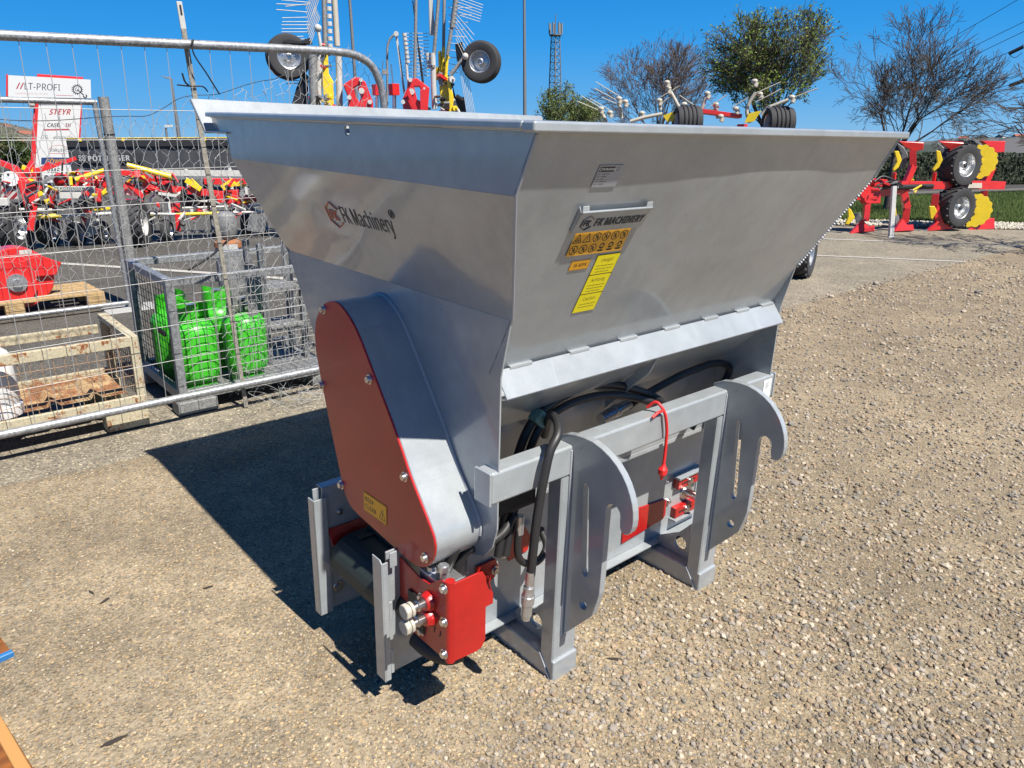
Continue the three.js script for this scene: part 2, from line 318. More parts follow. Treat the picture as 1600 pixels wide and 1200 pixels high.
{ // loose stones lying on the gravel
  const s0 = seed; seed = 321;
  const shape = new THREE.IcosahedronGeometry(1, 0), pa = shape.attributes.position;
  for (let i = 0; i < pa.count; i++) { const x = pa.getX(i), y = pa.getY(i), z = pa.getZ(i), f = 1 + .35 * noise.noise(x * 1.7 + 3, y * 1.7, z * 1.7); pa.setXYZ(i, x * f, y * f * .72, z * f * .85); }
  shape.computeVertexNormals();
  const N = 130000, mat = std(lin(1, 1, 1), { roughness: .88 });
  const im = new THREE.InstancedMesh(shape, mat, N), m4 = new THREE.Matrix4(), q = new THREE.Quaternion(), eu = new THREE.Euler(), c = new THREE.Color();
  const pal = [[.36, .31, .24], [.42, .38, .31], [.29, .26, .22], [.5, .46, .39], [.24, .235, .22], [.33, .31, .29], [.38, .3, .22]];
  let k = 0, tries = 0;
  while (k < N && tries++ < N * 8) {
    const t = rnd(), dist = 1.1 + 11 * Math.pow(t, 1.7), an = rr(-1.75, .12), x = camera.position.x + Math.cos(an) * dist, z = camera.position.z + Math.sin(an) * dist;
    if (z < gravelEdge(x) - .25 * rnd() * rnd()) continue;
    const coarse = smooth(-1.4, 1.2, x + .7 * z + 1.2 * fbm(x * .7, z * .7, 21)) * (.55 + .9 * Math.max(0, fbm(x * 1.4, z * 1.4, 22) + .35));
    if (rnd() > .3 + .7 * coarse) continue;
    const s = (.0022 + .009 * Math.pow(rnd(), 3.2) * (.45 + coarse)) * (.85 + dist * .06) * (rnd() < .0025 ? 2 : 1);
    const y = gravelY(x, z); eu.set(rr(-.6, .6), rnd() * 6.28, rr(-.6, .6)); q.setFromEuler(eu);
    m4.compose(new THREE.Vector3(x, y + s * rr(-.1, .35), z), q, new THREE.Vector3(s, s, s)); im.setMatrixAt(k, m4);
    const pc = pal[Math.floor(rnd() * pal.length)], b = rr(.48, .84); c.setRGB(pc[0] * b * 1.08, pc[1] * b, pc[2] * b * .9); im.setColorAt(k, c); k++;
  }
  im.count = k; im.name = 'loose_gravel'; im.castShadow = im.receiveShadow = true; im.userData = { kind: 'stuff', label: 'loose crushed stones scattered over the gravel yard', category: 'gravel' }; scene.add(im); seed = s0;
}
// a flat band on the ground between two polylines of [x, z]
function band(A, B, lift, n = 24) {
  const at = (P, t) => { const k = Math.min(P.length - 2, Math.floor(t * (P.length - 1))), f = t * (P.length - 1) - k; return [P[k][0] + (P[k + 1][0] - P[k][0]) * f, P[k][1] + (P[k + 1][1] - P[k][1]) * f]; };
  const g = grid((u, v) => { const a = at(A, u), b = at(B, u), x = a[0] + (b[0] - a[0]) * v, z = a[1] + (b[1] - a[1]) * v; return [x, groundY(x, z) + lift, z]; }, n, 8, false);
  const p = g.attributes.position, uv = new Float32Array(p.count * 2); for (let i = 0; i < p.count; i++) { uv[2 * i] = p.getX(i); uv[2 * i + 1] = p.getZ(i); }
  g.setAttribute('uv', new THREE.BufferAttribute(uv, 2));
  if (g.attributes.normal.getY(0) < 0) { const ix = g.index.array; for (let i = 0; i < ix.length; i += 3) { const t = ix[i]; ix[i] = ix[i + 1]; ix[i + 1] = t; } g.computeVertexNormals(); }
  return g;
}
const lineMat = std(lin(.36, .345, .31), { roughness: .85 });
function paintLine(a, b, w) { const dx = b[0] - a[0], dz = b[1] - a[1], L = Math.hypot(dx, dz), nx = -dz / L * w / 2, nz = dx / L * w / 2; struct('painted_line', band([[a[0] - nx, a[1] - nz], [b[0] - nx, b[1] - nz]], [[a[0] + nx, a[1] + nz], [b[0] + nx, b[1] + nz]], .006, 30), lineMat); }
paintLine([8.1, -5.9], [12.4, -1.35], .08); paintLine([6.4, -5.2], [9.62, -1.72], .07);
paintLine([-3.2, -13.8], [2.6, -4.45], .11); paintLine([-9, -11.2], [-.16, -10.56], .11);
// border of pale stones, grass, kerb, road beyond on the right
const gA = [[6, -10.2], [12.46, -5.27], [15.55, -2.93], [24, 3.5]], wA = [[5.2, -9.8], [11.75, -4.92], [14.4, -2.58], [22.8, 3.9]], gB = [[9, -11.6], [17.6, -7.36], [25.7, -5.5], [40, .5]], kB = [[9.3, -12], [17.9, -7.75], [26.2, -5.85], [40.6, .1]], rB = [[10.5, -15.5], [20.5, -10.1], [29.4, -7], [46, -1.5]];
struct('stone_border', band(wA, gA, .012, 40), std(lin(.48, .45, .38), { roughness: .95, map: rep(gravelTile.map, 3), bumpMap: rep(gravelTile.bump, 3), bumpScale: .02 }));
struct('grass_verge', band(gA, gB, .014, 40), std(lin(.06, .1, .022), { roughness: 1, map: rep(asphaltTile.map, 1.7) }));
struct('kerb', [0].map(() => { const g = band(gB, kB, .1, 40); return g; })[0], std(lin(.42, .4, .36), { roughness: .9, map: rep(asphaltTile.map, 1) }));
struct('road', band(kB, rB, .02, 40), std(lin(.16, .165, .175), { roughness: .9, map: rep(asphaltTile.map, 2) }));
const inst = (name, label, cat, geo, mat, list) => { const im = new THREE.InstancedMesh(geo, mat, list.length), m4 = new THREE.Matrix4(), q = new THREE.Quaternion(); list.forEach(([p, e, s, c], i) => { q.setFromEuler(new THREE.Euler(...e)); m4.compose(V(p), q, typeof s === 'number' ? new THREE.Vector3(s, s, s) : V(s)); im.setMatrixAt(i, m4); im.setColorAt(i, new THREE.Color().setRGB(...c)); }); im.name = name; im.castShadow = im.receiveShadow = true; im.userData = { kind: 'stuff', label, category: cat }; scene.add(im); };
{
  const at = (P, t) => { const k = Math.min(P.length - 2, Math.floor(t * (P.length - 1))), f = t * (P.length - 1) - k; return [P[k][0] + (P[k + 1][0] - P[k][0]) * f, P[k][1] + (P[k + 1][1] - P[k][1]) * f]; };
  const blade = new THREE.BufferGeometry(); const bp = [];
  for (let k = 0; k < 7; k++) { const a = k * .9, w = .006, h = .07 + .05 * ((k * 37) % 10) / 10, ox = .03 * Math.cos(k * 2.3), oz = .03 * Math.sin(k * 2.3), lx = .03 * Math.cos(a), lz = .03 * Math.sin(a); bp.push(ox - w * Math.sin(a), 0, oz + w * Math.cos(a), ox + w * Math.sin(a), 0, oz - w * Math.cos(a), ox + lx, h, oz + lz); }
  blade.setAttribute('position', new THREE.Float32BufferAttribute(bp, 3)); blade.computeVertexNormals();
  const L = []; for (let i = 0; i < 26000; i++) { const u = rr(.12, .85), a = at(gA, u), b = at(gB, u), v = Math.pow(rnd(), 1.3), x = a[0] + (b[0] - a[0]) * v, z = a[1] + (b[1] - a[1]) * v, f = rr(.7, 1.2) * (1 + .5 * fbm(x * .6, z * .6)); L.push([[x, groundY(x, z) + .012, z], [0, rnd() * 6.28, 0], rr(.45, 1.1), [.1 * f, .15 * f, .03 * f]]); }
  inst('grass_blades', 'short green grass on the verge behind the red plough', 'grass', blade, std(lin(1, 1, 1), { roughness: .8 }), L);
  const st = new THREE.IcosahedronGeometry(1, 0), S = []; for (let i = 0; i < 5000; i++) { const u = rr(.1, .9), a = at(wA, u), b = at(gA, u), v = rnd(), x = a[0] + (b[0] - a[0]) * v, z = a[1] + (b[1] - a[1]) * v, s = rr(.012, .035), f = rr(.7, 1.1); S.push([[x, groundY(x, z) + .012 + s * .3, z], [rnd() * 6, rnd() * 6, 0], [s, s * .7, s], [.44 * f, .41 * f, .34 * f]]); }
  inst('border_stones', 'pale stones edging the grass verge', 'stones', st, std(lin(1, 1, 1), { roughness: .9 }), S);
}
// ------------------------------------------------------------------ the hopper bucket with side conveyor
const fontR = await new FontLoader().loadAsync('fonts/droid/droid_sans_regular.typeface.json');
const font = await new FontLoader().loadAsync('fonts/droid/droid_sans_bold.typeface.json');
const hopper = thing('hopper_bucket', 'large light grey steel hopper bucket with red belt guard and loader hooks', 'hopper bucket', [1.74, 0, -1.6], null, 'M');
{
  const H = hopper, P = M.paint;
  const xl = (Y) => Y > 1.484 ? .97 : Y > 1.187 ? .97 + (1.484 - Y) / .297 * .13 : 1.10, xr = (Y) => 3.48 - xl(Y);
  // back wall: thin sheet, slightly buckled
  const knots = [[.95, .0002], [1.16, 0], [1.39, .0005], [1.6, .0018], [1.82, .0036], [2.05, .0033], [2.31, .0008], [2.43, .0014], [2.6, .001]];
  const buck = (x) => { let i = 0; while (i < knots.length - 2 && x > knots[i + 1][0]) i++; const [a, f] = knots[i], [b, g] = knots[i + 1], t = Math.min(1, Math.max(0, (x - a) / (b - a))), s = t * t * (3 - 2 * t); return f + (g - f) * s; };
  const nB = [0, -.4411, .8975];
  const wallPt = (x, Y, out = 0) => { const z = -1.249 + (Y - 1.186) * .4915, w = buck(x) * smooth(1.59, 1.47, Y) * smooth(1.12, 1.3, Y) + .0012 * fbm(x * 2.2, Y * 2.2, 3) * smooth(1.06, 1.2, Y) * smooth(1.6, 1.52, Y) + out; return [x, Y + nB[1] * w, z + nB[2] * w]; };
  part('back_wall', plate((u, v) => { const Y = v < .28 ? 1.035 + v / .28 * .152 : v < .76 ? 1.187 + (v - .28) / .48 * .297 : 1.484 + (v - .76) / .24 * .122; return wallPt(xl(Y) + (xr(Y) - xl(Y)) * u, Y); }, 90, 50, [0, .002, -.0045]), P, H);
  const wob = (z, v, u) => (.0055 * fbm(z * 2.6, v * 1.3, 31) + .0016 * fbm(z * 7, v * 4, 33)) * Math.sin(Math.PI * v) * Math.sin(Math.PI * u);
  const lay = (g) => { const p = g.attributes.position; for (let i = 0; i < p.count; i++) { const v = (p.getY(i) - 1.187) / .297, zb = -1.249 + .1465 * v, zf = -2.41 - .0895 * v, w = wob(p.getZ(i), v, (p.getZ(i) - zf) / (zb - zf)); p.setX(i, p.getX(i) - w * .9); p.setY(i, p.getY(i) - w * .4); } return g; };
  // end walls: upright band, inclined band, lower upright band
  for (const s of [0, 1]) {
    const X = (x) => s ? 3.48 - x : x, pr = (pts, x, holes) => s ? prismX(pts, 3.48 - x - .005, 3.48 - x, holes) : prismX(pts, x, x + .005, holes);
    const up = [[-1.0455, 1.604], [-1.1025, 1.484], [-2.4995, 1.482], [-2.51, 1.54], [-2.53, 1.556], [-2.63, 1.556], [-2.64, 1.604]];
    part('end_wall_top', pr(up, .97, s ? [] : [ring(-1.738, 1.588, .012, 20, .0125)]), P, H);
    part('end_wall_slope', plate((u, v) => { const zb = -1.249 + .1465 * v, zf = -2.41 - .0895 * v, z = zf + (zb - zf) * (s ? 1 - u : u), w = wob(z, v, u); return [X(1.10 - .13 * v - w * .9), 1.187 + .297 * v - w * .4, z]; }, 60, 20, [s ? -.004 : .004, .002, 0]), P, H);
    part('end_wall_bottom', pr([[-1.249, 1.187], [-1.282, 1.04], [-1.283, .62], [-1.30, .56], [-1.335, .515], [-1.39, .495], [-2.0, .495], [-2.257, .94], [-2.41, 1.187]], 1.10), P, H);
  }
  // front wall and its raised lip
  part('front_wall', [plate((u, v) => { const Y = .5 + v * 1.056, z = Y < .94 ? -1.98 - (Y - .5) / .44 * .277 : Y < 1.187 ? -2.257 - (Y - .94) / .247 * .153 : -2.41 - (Y - 1.187) * .30; return [xl(Y) + (xr(Y) - xl(Y)) * u, Y, z]; }, 8, 30, [0, 0, -.005])], P, H);
  part('front_sill', slab([[.96, 1.561, -2.50], [2.52, 1.561, -2.50], [2.535, 1.561, -2.65], [.945, 1.561, -2.65]], .006), P, H);
  part('front_lip', slab([[.945, 1.557, -2.645], [2.535, 1.552, -2.645], [2.545, 1.645, -2.72], [.935, 1.662, -2.72]], .012), P, H);
  part('rim', [bb(.945, 2.535, 1.602, 1.6235, -1.062, -1.0255, .006), bb(.948, .995, 1.6045, 1.6235, -2.64, -1.063, .006), bb(2.485, 2.532, 1.6045, 1.6235, -2.64, -1.063, .006), bb(.995, 2.485, 1.59, 1.603, -2.64, -2.53, .003)], P, H);
  part('edge_weld', [bar([.972, 1.60, -1.046], [.972, 1.484, -1.101], .0032, .0032, 6), bar([.972, 1.484, -1.101], [1.102, 1.187, -1.247], .0032, .0032, 6), bar([2.508, 1.6, -1.046], [2.508, 1.484, -1.101], .004, .004, 6), ...Array.from({ length: 40 }, (_, i) => { const t = i / 39, Y = 1.484 - .3 * t; return new THREE.IcosahedronGeometry(rr(.003, .0055), 0).translate(xr(Y) + .001, Y, -1.102 - .146 * t + .002); })], M.weld, H);
  // stiffener with tabs along the foot of the back wall
  part('stiffener', [slab([[1.106, .985, -1.2635], [2.374, .985, -1.2635], [2.374, 1.046, -1.311], [1.106, 1.046, -1.311]], .005), slab([[1.106, .984, -1.2655], [2.374, .984, -1.2655], [2.374, .972, -1.30], [1.106, .972, -1.30]], .004)], P, H);
  for (const x of [1.15, 1.36, 1.56, 1.76, 1.96, 2.14, 2.29]) part('weld_tab', bb(x, x + .075, 1.042, 1.053, -1.319, -1.304, .003), P, H);
  // lower hopper wall and its ribs
  part('lower_wall', [plate((u, v) => [1.106 + u * 1.268, .79 + v * .19, -1.502 + v * .2 + .001 * fbm(u * 4, v * 2, 8)], 12, 4, [0, -.004, -.003]), plate((u, v) => [1.106 + u * 1.268, .506 + v * .2835, -1.531 + v * .029], 12, 2, [0, 0, -.004])], P, H);
  for (const x of [1.735]) part('rib', prismX([[-1.30, .972], [-1.33, .91], [-1.45, .79], [-1.497, .74], [-1.50, .79]].reverse(), x, x + .006), P, H);
  // rear beam on two legs
  part('rear_beam', [bb(1.078, 2.405, .697, .788, -1.342, -1.281, .008)], P, H);
  part('beam_cap', bb(1.070, 1.0785, .695, .79, -1.344, -1.279, .006), P, H);
  part('beam_cap', bb(2.4045, 2.413, .695, .79, -1.344, -1.279, .006), P, H);
  for (const x0 of [1.332, 2.074]) {
    const leg = part('leg', [prismX([[-1.283, .088], [-1.283, .6955], [-1.337, .6955], [-1.337, .082], [-1.62, .082], [-1.62, .004], [-1.284, .004]], x0, x0 + .097, [], .004)], P, H);
    part('foot_cap', bb(x0 - .003, x0 + .101, .0, .083, -1.29, -1.2735, .006), P, leg);
    part('mitre_weld', bar([x0 - .001, .084, -1.3375], [x0 - .001, .006, -1.285], .0035, .0035, 6), M.weld, leg);
    part('gusset', prismX([[-1.338, .083], [-1.338, .238], [-1.365, .236], [-1.415, .175], [-1.50, .125], [-1.515, .102], [-1.50, .083]], x0 + .045, x0 + .055, [ring(-1.405, .135, .028)], .001), P, leg);
    // hook plate standing off the back of the leg
    const hx = x0 + .034, k = .9545, f = (z, y) => [z * k, 1.62 - (1.62 - y) * k];
    const out = smoothHook(f);
    const slot = [[-1.294, .637], [-1.289, .649], [-1.281, .654], [-1.273, .649], [-1.268, .637], [-1.25, .372], [-1.254, .355], [-1.264, .347], [-1.274, .353], [-1.279, .367]].map(([z, y]) => f(z, y)).reverse();
    const hk = part('hook_plate', prismX(out, hx, hx + .022, [slot, ring(-1.262 * k, 1.62 - (1.62 - .25) * k, .0165)], .0015), P, H);
    part('weld_seam', [pipe([[hx - .003, .70, -1.281], [hx - .002, .5, -1.280], [hx - .003, .3, -1.281], [hx - .002, .16, -1.28]], .005, 6), bar([hx - .004, .7, -1.281], [hx - .004, .775, -1.281], .004)], M.weld, hk);
  }
  function smoothHook(f) {
    const pts = [[-1.405, .757], [-1.37, .776], [-1.334, .784], [-1.30, .787], [-1.268, .786], [-1.235, .778], [-1.203, .765], [-1.176, .748], [-1.153, .727], [-1.135, .704], [-1.122, .681], [-1.112, .658], [-1.106, .636], [-1.103, .61], [-1.104, .588], [-1.110, .570], [-1.120, .558], [-1.132, .554], [-1.142, .558], [-1.148, .568], [-1.15, .585], [-1.1505, .603], [-1.154, .615], [-1.163, .624], [-1.178, .629], [-1.192, .622], [-1.200, .608], [-1.201, .598], [-1.20, .45], [-1.202, .322], [-1.209, .29], [-1.224, .235], [-1.24, .214], [-1.344, .09], [-1.3405, .70], [-1.405, .735]];
    return pts.map(([z, y]) => f(z, y)).reverse();
  }
  // label on the beam
  part('beam_label', quad([2.335, .70, -1.2795], [2.385, .70, -1.2795], [2.385, .775, -1.2795], [2.335, .775, -1.2795]), std(0xffffff, { roughness: .5, map: canvasTex(64, 96, (x, w, h) => { x.fillStyle = '#dfe1e2'; x.fillRect(0, 0, w, h); x.fillStyle = '#444'; for (let i = 0; i < 6; i++) x.fillRect(14, 16 + i * 5, 34 - (i % 3) * 6, 2); x.fillRect(12, 60, 30, 1); }) }), H);
  // belt guard
  const K = 1.06, gk = (z, y) => [z * K, 1.62 - (1.62 - y) * K];
  const gp = smoothClosed([[-1.828, 1.072], [-1.815, 1.105], [-1.793, 1.132], [-1.764, 1.155], [-1.728, 1.168], [-1.695, 1.17], [-1.665, 1.16], [-1.638, 1.145], [-1.612, 1.125], [-1.588, 1.10], [-1.545, 1.045], [-1.462, .936], [-1.415, .87], [-1.37, .80], [-1.29, .70], [-1.276, .678], [-1.27, .655], [-1.274, .63], [-1.285, .607], [-1.303, .585], [-1.325, .571], [-1.352, .562], [-1.382, .56], [-1.434, .563], [-1.55, .573], [-1.66, .584], [-1.685, .594], [-1.703, .61], [-1.716, .632], [-1.728, .67], [-1.775, .81], [-1.825, .98], [-1.832, 1.025]].map(([z, y]) => gk(z, y)), 120);
  part('guard_housing', [prismX(gp.slice().reverse(), .956, 1.098, [], .002)], P, H);
  part('housing_weld', pipe(gp.slice(6, 62).map(([z, y]) => [1.0975, y, z]), .006, 6, 120), M.weld, H);
  const cover = part('guard_cover', prismX(gp.slice().reverse(), .949, .9555, [ring(-1.514 * K + .005, 1.62 - (1.62 - .613) * K + .013, .005)], .0012), M.red, H, 'dark red belt guard cover plate');
  for (const [z, y] of [[-1.769, 1.138], [-1.545, 1.004], [-1.805, .915], [-1.394, .794], [-1.722, .639], [-1.31, .607]]) part('bolt', boltHead([.949, ...gk(z, y).reverse()].map((v, i) => v), [-1, 0, 0], .0105), M.steel, cover);
  { const c = [gk(-1.60, .6705), gk(-1.483, .672), gk(-1.486, .614), gk(-1.602, .612)]; const q = (p) => [.9478, p[1], p[0]];
    part('keep_clear_sticker', quad(q(c[3]), q(c[2]), q(c[1]), q(c[0])), std(0xffffff, { roughness: .4, map: canvasTex(256, 128, (x, w, h) => { x.fillStyle = '#e8a41c'; x.fillRect(0, 0, w, h); x.strokeStyle = '#1a1408'; x.lineWidth = 3; x.strokeRect(4, 4, w - 8, h - 8); x.fillStyle = '#1a1408'; x.font = 'bold 42px sans-serif'; x.fillText('KEEP', 16, 56); x.fillText('CLEAR', 16, 104); x.lineWidth = 5; x.beginPath(); x.moveTo(210, 42); x.lineTo(240, 104); x.lineTo(178, 104); x.closePath(); x.stroke(); x.fillRect(206, 62, 7, 22); x.fillRect(206, 90, 7, 7); }) }), cover); }
  // conveyor through the foot of the hopper
  const cv = part('conveyor_side', [bb(.915, 2.56, .1, .505, -1.536, -1.53), bb(1.15, 2.56, .094, .1005, -1.531, -1.495, .001), prismZ([[1.19, .33], [1.205, .33], [1.215, .345], [1.215, .41], [1.19, .41]], -1.53, -1.52)], P, H);
  part('end_lip', [prismX([[-1.505, .1], [-1.505, .49], [-1.515, .5], [-1.552, .5], [-1.552, .1]], .885, .889), bb(.889, .906, .1, .49, -1.51, -1.505), bb(.912, .935, .468, .515, -1.5095, -1.5045), bb(.906, .917, .3, .36, -1.51, -1.505), bb(.906, .917, .12, .2, -1.51, -1.505)], P, cv);
  const cl = part('conveyor_side', [bb(.925, 2.56, .1, .54, -1.918, -1.912), bb(.925, 1.4, .536, .54, -1.95, -1.912)], P, H);
  part('end_lip', [bb(.885, .93, .1, .515, -1.898, -1.893, .002), bb(.885, .89, .1, .515, -1.93, -1.893, .002), bb(.895, .915, .505, .545, -1.918, -1.912)], P, cl);
  part('red_skirt', slab([[.935, .345, -1.885], [1.5, .345, -1.885], [1.5, .395, -1.908], [.935, .395, -1.908]], .004), M.red, H);
  part('scraper', slab([[.93, .33, -1.88], [.945, .28, -1.87], [1.0, .27, -1.87], [1.0, .335, -1.88]], .003), P, H);
  { const st = []; for (let i = 0; i <= 12; i++) { const a = Math.PI / 2 + i / 12 * Math.PI; st.push([.99 + .075 * Math.cos(a), .31 + .075 * Math.sin(a)]); } for (let i = 0; i <= 12; i++) { const a = -Math.PI / 2 + i / 12 * Math.PI; st.push([2.46 + .075 * Math.cos(a), .31 + .075 * Math.sin(a)]); }
    const b = part('belt', prismZ(st, -1.865, -1.565, [], .004), M.belt, H); for (const x of [1.04, 1.30, 1.56]) part('cleat', bb(x, x + .012, .384, .40, -1.85, -1.58, .003), M.belt, b); for (const z of [-1.82, -1.61]) part('belt_rib', bb(.99, 2.4, .384, .391, z, z + .02, .002), M.belt, b); }
  for (const [x, y, r] of [[.985, .265, .009], [.96, .17, .016], [.98, .44, .007], [1.07, .45, .006]]) part('bolt', boltHead([x, y, -1.912], [0, 0, 1], r), M.steel, cl);
  part('hydraulic_motor', [lathe([[0, 0], [.05, 0], [.05, .06], [.042, .065], [.042, .12], [.03, .125], [.03, .145], [0, .145]], [.99, .31, -1.529], [0, 0, 1]), bb(.95, 1.03, .35, .40, -1.48, -1.43)], M.black, H);
  part('motor_guard_tube', pipe([[.99, .21, -1.50], [1.0, .2, -1.44], [1.03, .19, -1.40], [1.06, .2, -1.38]], .03, 12), M.rubber, H);
  // red valve box
  const box = part('valve_box', [prismX([[-1.311, .262], [-1.311, .505], [-1.33, .505], [-1.352, .49], [-1.385, .464], [-1.43, .459], [-1.525, .476], [-1.548, .44], [-1.548, .285], [-1.53, .268], [-1.45, .262]], .957, .962), prismZ([[.972, .262], [1.048, .255], [1.068, .26], [1.08, .28], [1.08, .385], [1.105, .385], [1.105, .42], [1.088, .44], [1.08, .462], [1.08, .478], [1.068, .5], [1.05, .504], [.972, .504]], -1.302, -1.2975, [], .001), pipe([[.9708, .2575, -1.312], [.9708, .5065, -1.312]], .0138, 10)].flat(), M.red, H, 'bright red folded cover of the hydraulic valve');
  part('mounting_arm', [slab([[1.103, .386, -1.301], [1.103, .419, -1.301], [1.262, .30, -1.515], [1.262, .24, -1.515]], .004), prismZ([[1.225, .225], [1.275, .225], [1.275, .26], [1.3, .27], [1.315, .3], [1.3, .335], [1.225, .335]], -1.528, -1.52)], M.red, box);
  part('bolt', boltHead([1.297, .297, -1.519], [0, 0, 1], .011), M.steel, box);
  for (const [z, y] of [[-1.318, .486], [-1.318, .384], [-1.318, .283], [-1.42, .403], [-1.425, .291]]) part('bolt', boltHead([.957, y, z], [-1, 0, 0], .0105), M.steel, box);
  for (const y of [.412, .362]) { const cp = part('quick_coupler', lathe([[0, 0], [.021, 0], [.021, .012], [.015, .014], [.015, .04], [.0125, .042], [.0125, .06], [0, .06]], [.957, y, -1.385 - (y < .4 ? .002 : 0)], [-1, 0, 0]), M.steel, box); part('protective_cap', lathe([[0, 0], [.0205, 0], [.0205, .008], [.0165, .009], [.0165, .013], [.021, .014], [.021, .024], [.019, .026], [0, .026]], [.9, y, -1.385 - (y < .4 ? .002 : 0)], [-1, 0, 0]), M.cream, cp); part('collar', lathe([[0, 0], [.028, 0], [.028, .006], [.02, .02], [0, .02]], [.957, y, -1.385], [-1, 0, 0]), M.red, cp); }
  { const mk = (z, y, pts) => slab(pts.map(([a, b]) => [.9565, y + b, z + a]), .0012, 0); const star = (z, y, s) => [mk(z, y, [[-s, .002], [-s, -.002], [s, -.002], [s, .002]]), mk(z, y, [[-s * .6, s], [-s * .75, s * .85], [s * .6, -s], [s * .75, -s * .85]]), mk(z, y, [[s * .6, s], [s * .75, s * .85], [-s * .6, -s], [-s * .75, -s * .85]])];
    part('engraved_mark', star(-1.52, .338, .011), M.black, box); part('engraved_mark', star(-1.352, .386, .012), M.black, box); part('engraved_mark', [mk(-1.35, .334, [[-.016, .004], [-.016, -.008], [-.012, -.01], [-.012, .004], [-.006, .006], [-.008, .012]]), mk(-1.35, .334, [[.016, -.004], [.016, .008], [.012, .01], [.012, -.004], [.006, -.006], [.008, -.012]])], M.black, box); }
  part('valve_fitting', [bar([.985, .45, -1.36], [.985, .525, -1.36], .011), bar([.985, .505, -1.36], [.985, .522, -1.36], .016, .016, 6), bar([.99, .45, -1.42], [.99, .49, -1.42], .016, .016, 6), bb(.97, 1.04, .40, .475, -1.45, -1.34)], M.zinc, box);
  // red brackets, clamp rails and bolt on the conveyor side
  part('red_cover', prismZ([[1.92, .15], [2.16, .168], [2.175, .18], [2.172, .245], [2.16, .256], [2.0, .272], [1.92, .276]], -1.5285, -1.523), M.red, H);
  part('red_cover', prismZ([[1.36, .30], [1.44, .31], [1.45, .36], [1.42, .41], [1.37, .42], [1.34, .37]], -1.5285, -1.523), M.red, H);
  for (const y of [.16, .285]) { const c = part('belt_tensioner', bb(2.215, 2.36, y, y + .042, -1.53, -1.505, .002), M.red, H); part('rail', bb(2.205, 2.37, y + (y > .2 ? .046 : -.012), y + (y > .2 ? .056 : -.003), -1.53, -1.495, .002), P, c); part('slot', bb(2.235, 2.32, y + .017, y + .024, -1.5055, -1.504, .001), M.black, c); part('bolt', boltHead([2.285, y + .02, -1.505], [0, 0, 1], .012), M.steel, c); }
  part('shaft_end', [bar([2.30, .243, -1.53], [2.30, .243, -1.46], .017), bar([2.30, .243, -1.48], [2.30, .243, -1.445], .011), disc([2.3, .243, -1.528], [0, 0, 1], .034, .01)], M.steel, H);
  for (const [x, y] of [[2.19, .235], [1.47, .35], [1.34, .33]]) part('bolt', boltHead([x, y, -1.53], [0, 0, 1], .009), M.steel, H);
  // hydraulic hoses
  const hz = .0135;
  const h1 = part('hydraulic_hose', [pipe([[1.25, .40, -1.45], [1.285, .56, -1.455], [1.318, .713, -1.45], [1.344, .77, -1.45], [1.374, .807, -1.45], [1.459, .85, -1.445], [1.572, .868, -1.44], [1.683, .855, -1.43], [1.805, .812, -1.415], [1.88, .775, -1.41], [1.925, .74, -1.405], [1.93, .70, -1.41]], hz), pipe([[1.27, .40, -1.44], [1.31, .56, -1.445], [1.345, .71, -1.435], [1.37, .765, -1.435], [1.402, .80, -1.435], [1.475, .83, -1.43], [1.575, .84, -1.42], [1.683, .826, -1.41], [1.79, .793, -1.40], [1.87, .757, -1.395], [1.92, .72, -1.4]], hz * .95)].flat(), M.hose, H, 'pair of black hydraulic hoses tied with green tape');
  part('tape', [beam([1.372, .797, -1.442], [1.402, .827, -1.44], .05, .042, [0, 0, 1], .008), slab([[1.40, .805, -1.425], [1.43, .795, -1.415], [1.425, .825, -1.418], [1.405, .83, -1.42]], .006)], std(lin(.16, .3, .26), { roughness: .5 }), h1);
  const h2 = part('hydraulic_hose', pipe([[1.80, .752, -1.45], [1.86, .768, -1.45], [1.936, .783, -1.448], [2.0, .795, -1.446], [2.067, .805, -1.445], [2.16, .81, -1.445], [2.246, .812, -1.445], [2.33, .795, -1.445], [2.372, .765, -1.448], [2.36, .728, -1.45], [2.32, .70, -1.455], [2.27, .66, -1.46], [2.2, .56, -1.47]], hz), M.hose, H);
  const c0 = [1.668, .735, -1.45], c1 = [1.822, .765, -1.45], cd = [.98, .191, 0];
  part('hose_coupling', [lathe([[0, 0], [.02, 0], [.02, .006], [.0175, .007], [.0175, .012], [.02, .013], [.02, .019], [.0175, .02], [.0175, .026], [.02, .027], [.02, .05], [.017, .052], [.017, .062], [.021, .064], [.021, .08], [.015, .082], [.0165, .09], [.0165, .135], [0, .138]], c0, cd)], M.zinc, h2);
  const h3 = part('hydraulic_hose', pipe([[1.43, .74, -1.46], [1.40, .80, -1.42], [1.355, .855, -1.36], [1.318, .865, -1.30], [1.285, .848, -1.262], [1.252, .815, -1.254], [1.232, .745, -1.252], [1.222, .68, -1.254], [1.212, .587, -1.256], [1.206, .452, -1.26]], .0125), M.hose, H, 'black hose hanging over the rear beam');
  part('hose_coupling', lathe([[0, 0], [.012, 0], [.0125, .012], [.0155, .014], [.0155, .05], [.019, .052], [.019, .076], [.0165, .078], [.0165, .083], [.0155, .086], [.0155, .104], [.011, .106], [.013, .11], [.013, .152], [0, .152]], [1.195, .312, -1.262], [.07, 1, .01], 18), M.zinc, h3);
  const h4 = part('hydraulic_hose', pipe([[1.304, .50, -1.42], [1.30, .46, -1.42], [1.299, .43, -1.42], [1.306, .39, -1.42], [1.327, .362, -1.42], [1.368, .342, -1.42], [1.413, .342, -1.43], [1.45, .36, -1.45], [1.47, .39, -1.5]], .0115), M.hose, H);
  part('hose_coupling', bar([1.304, .47, -1.42], [1.305, .53, -1.42], .0135), M.zinc, h4);
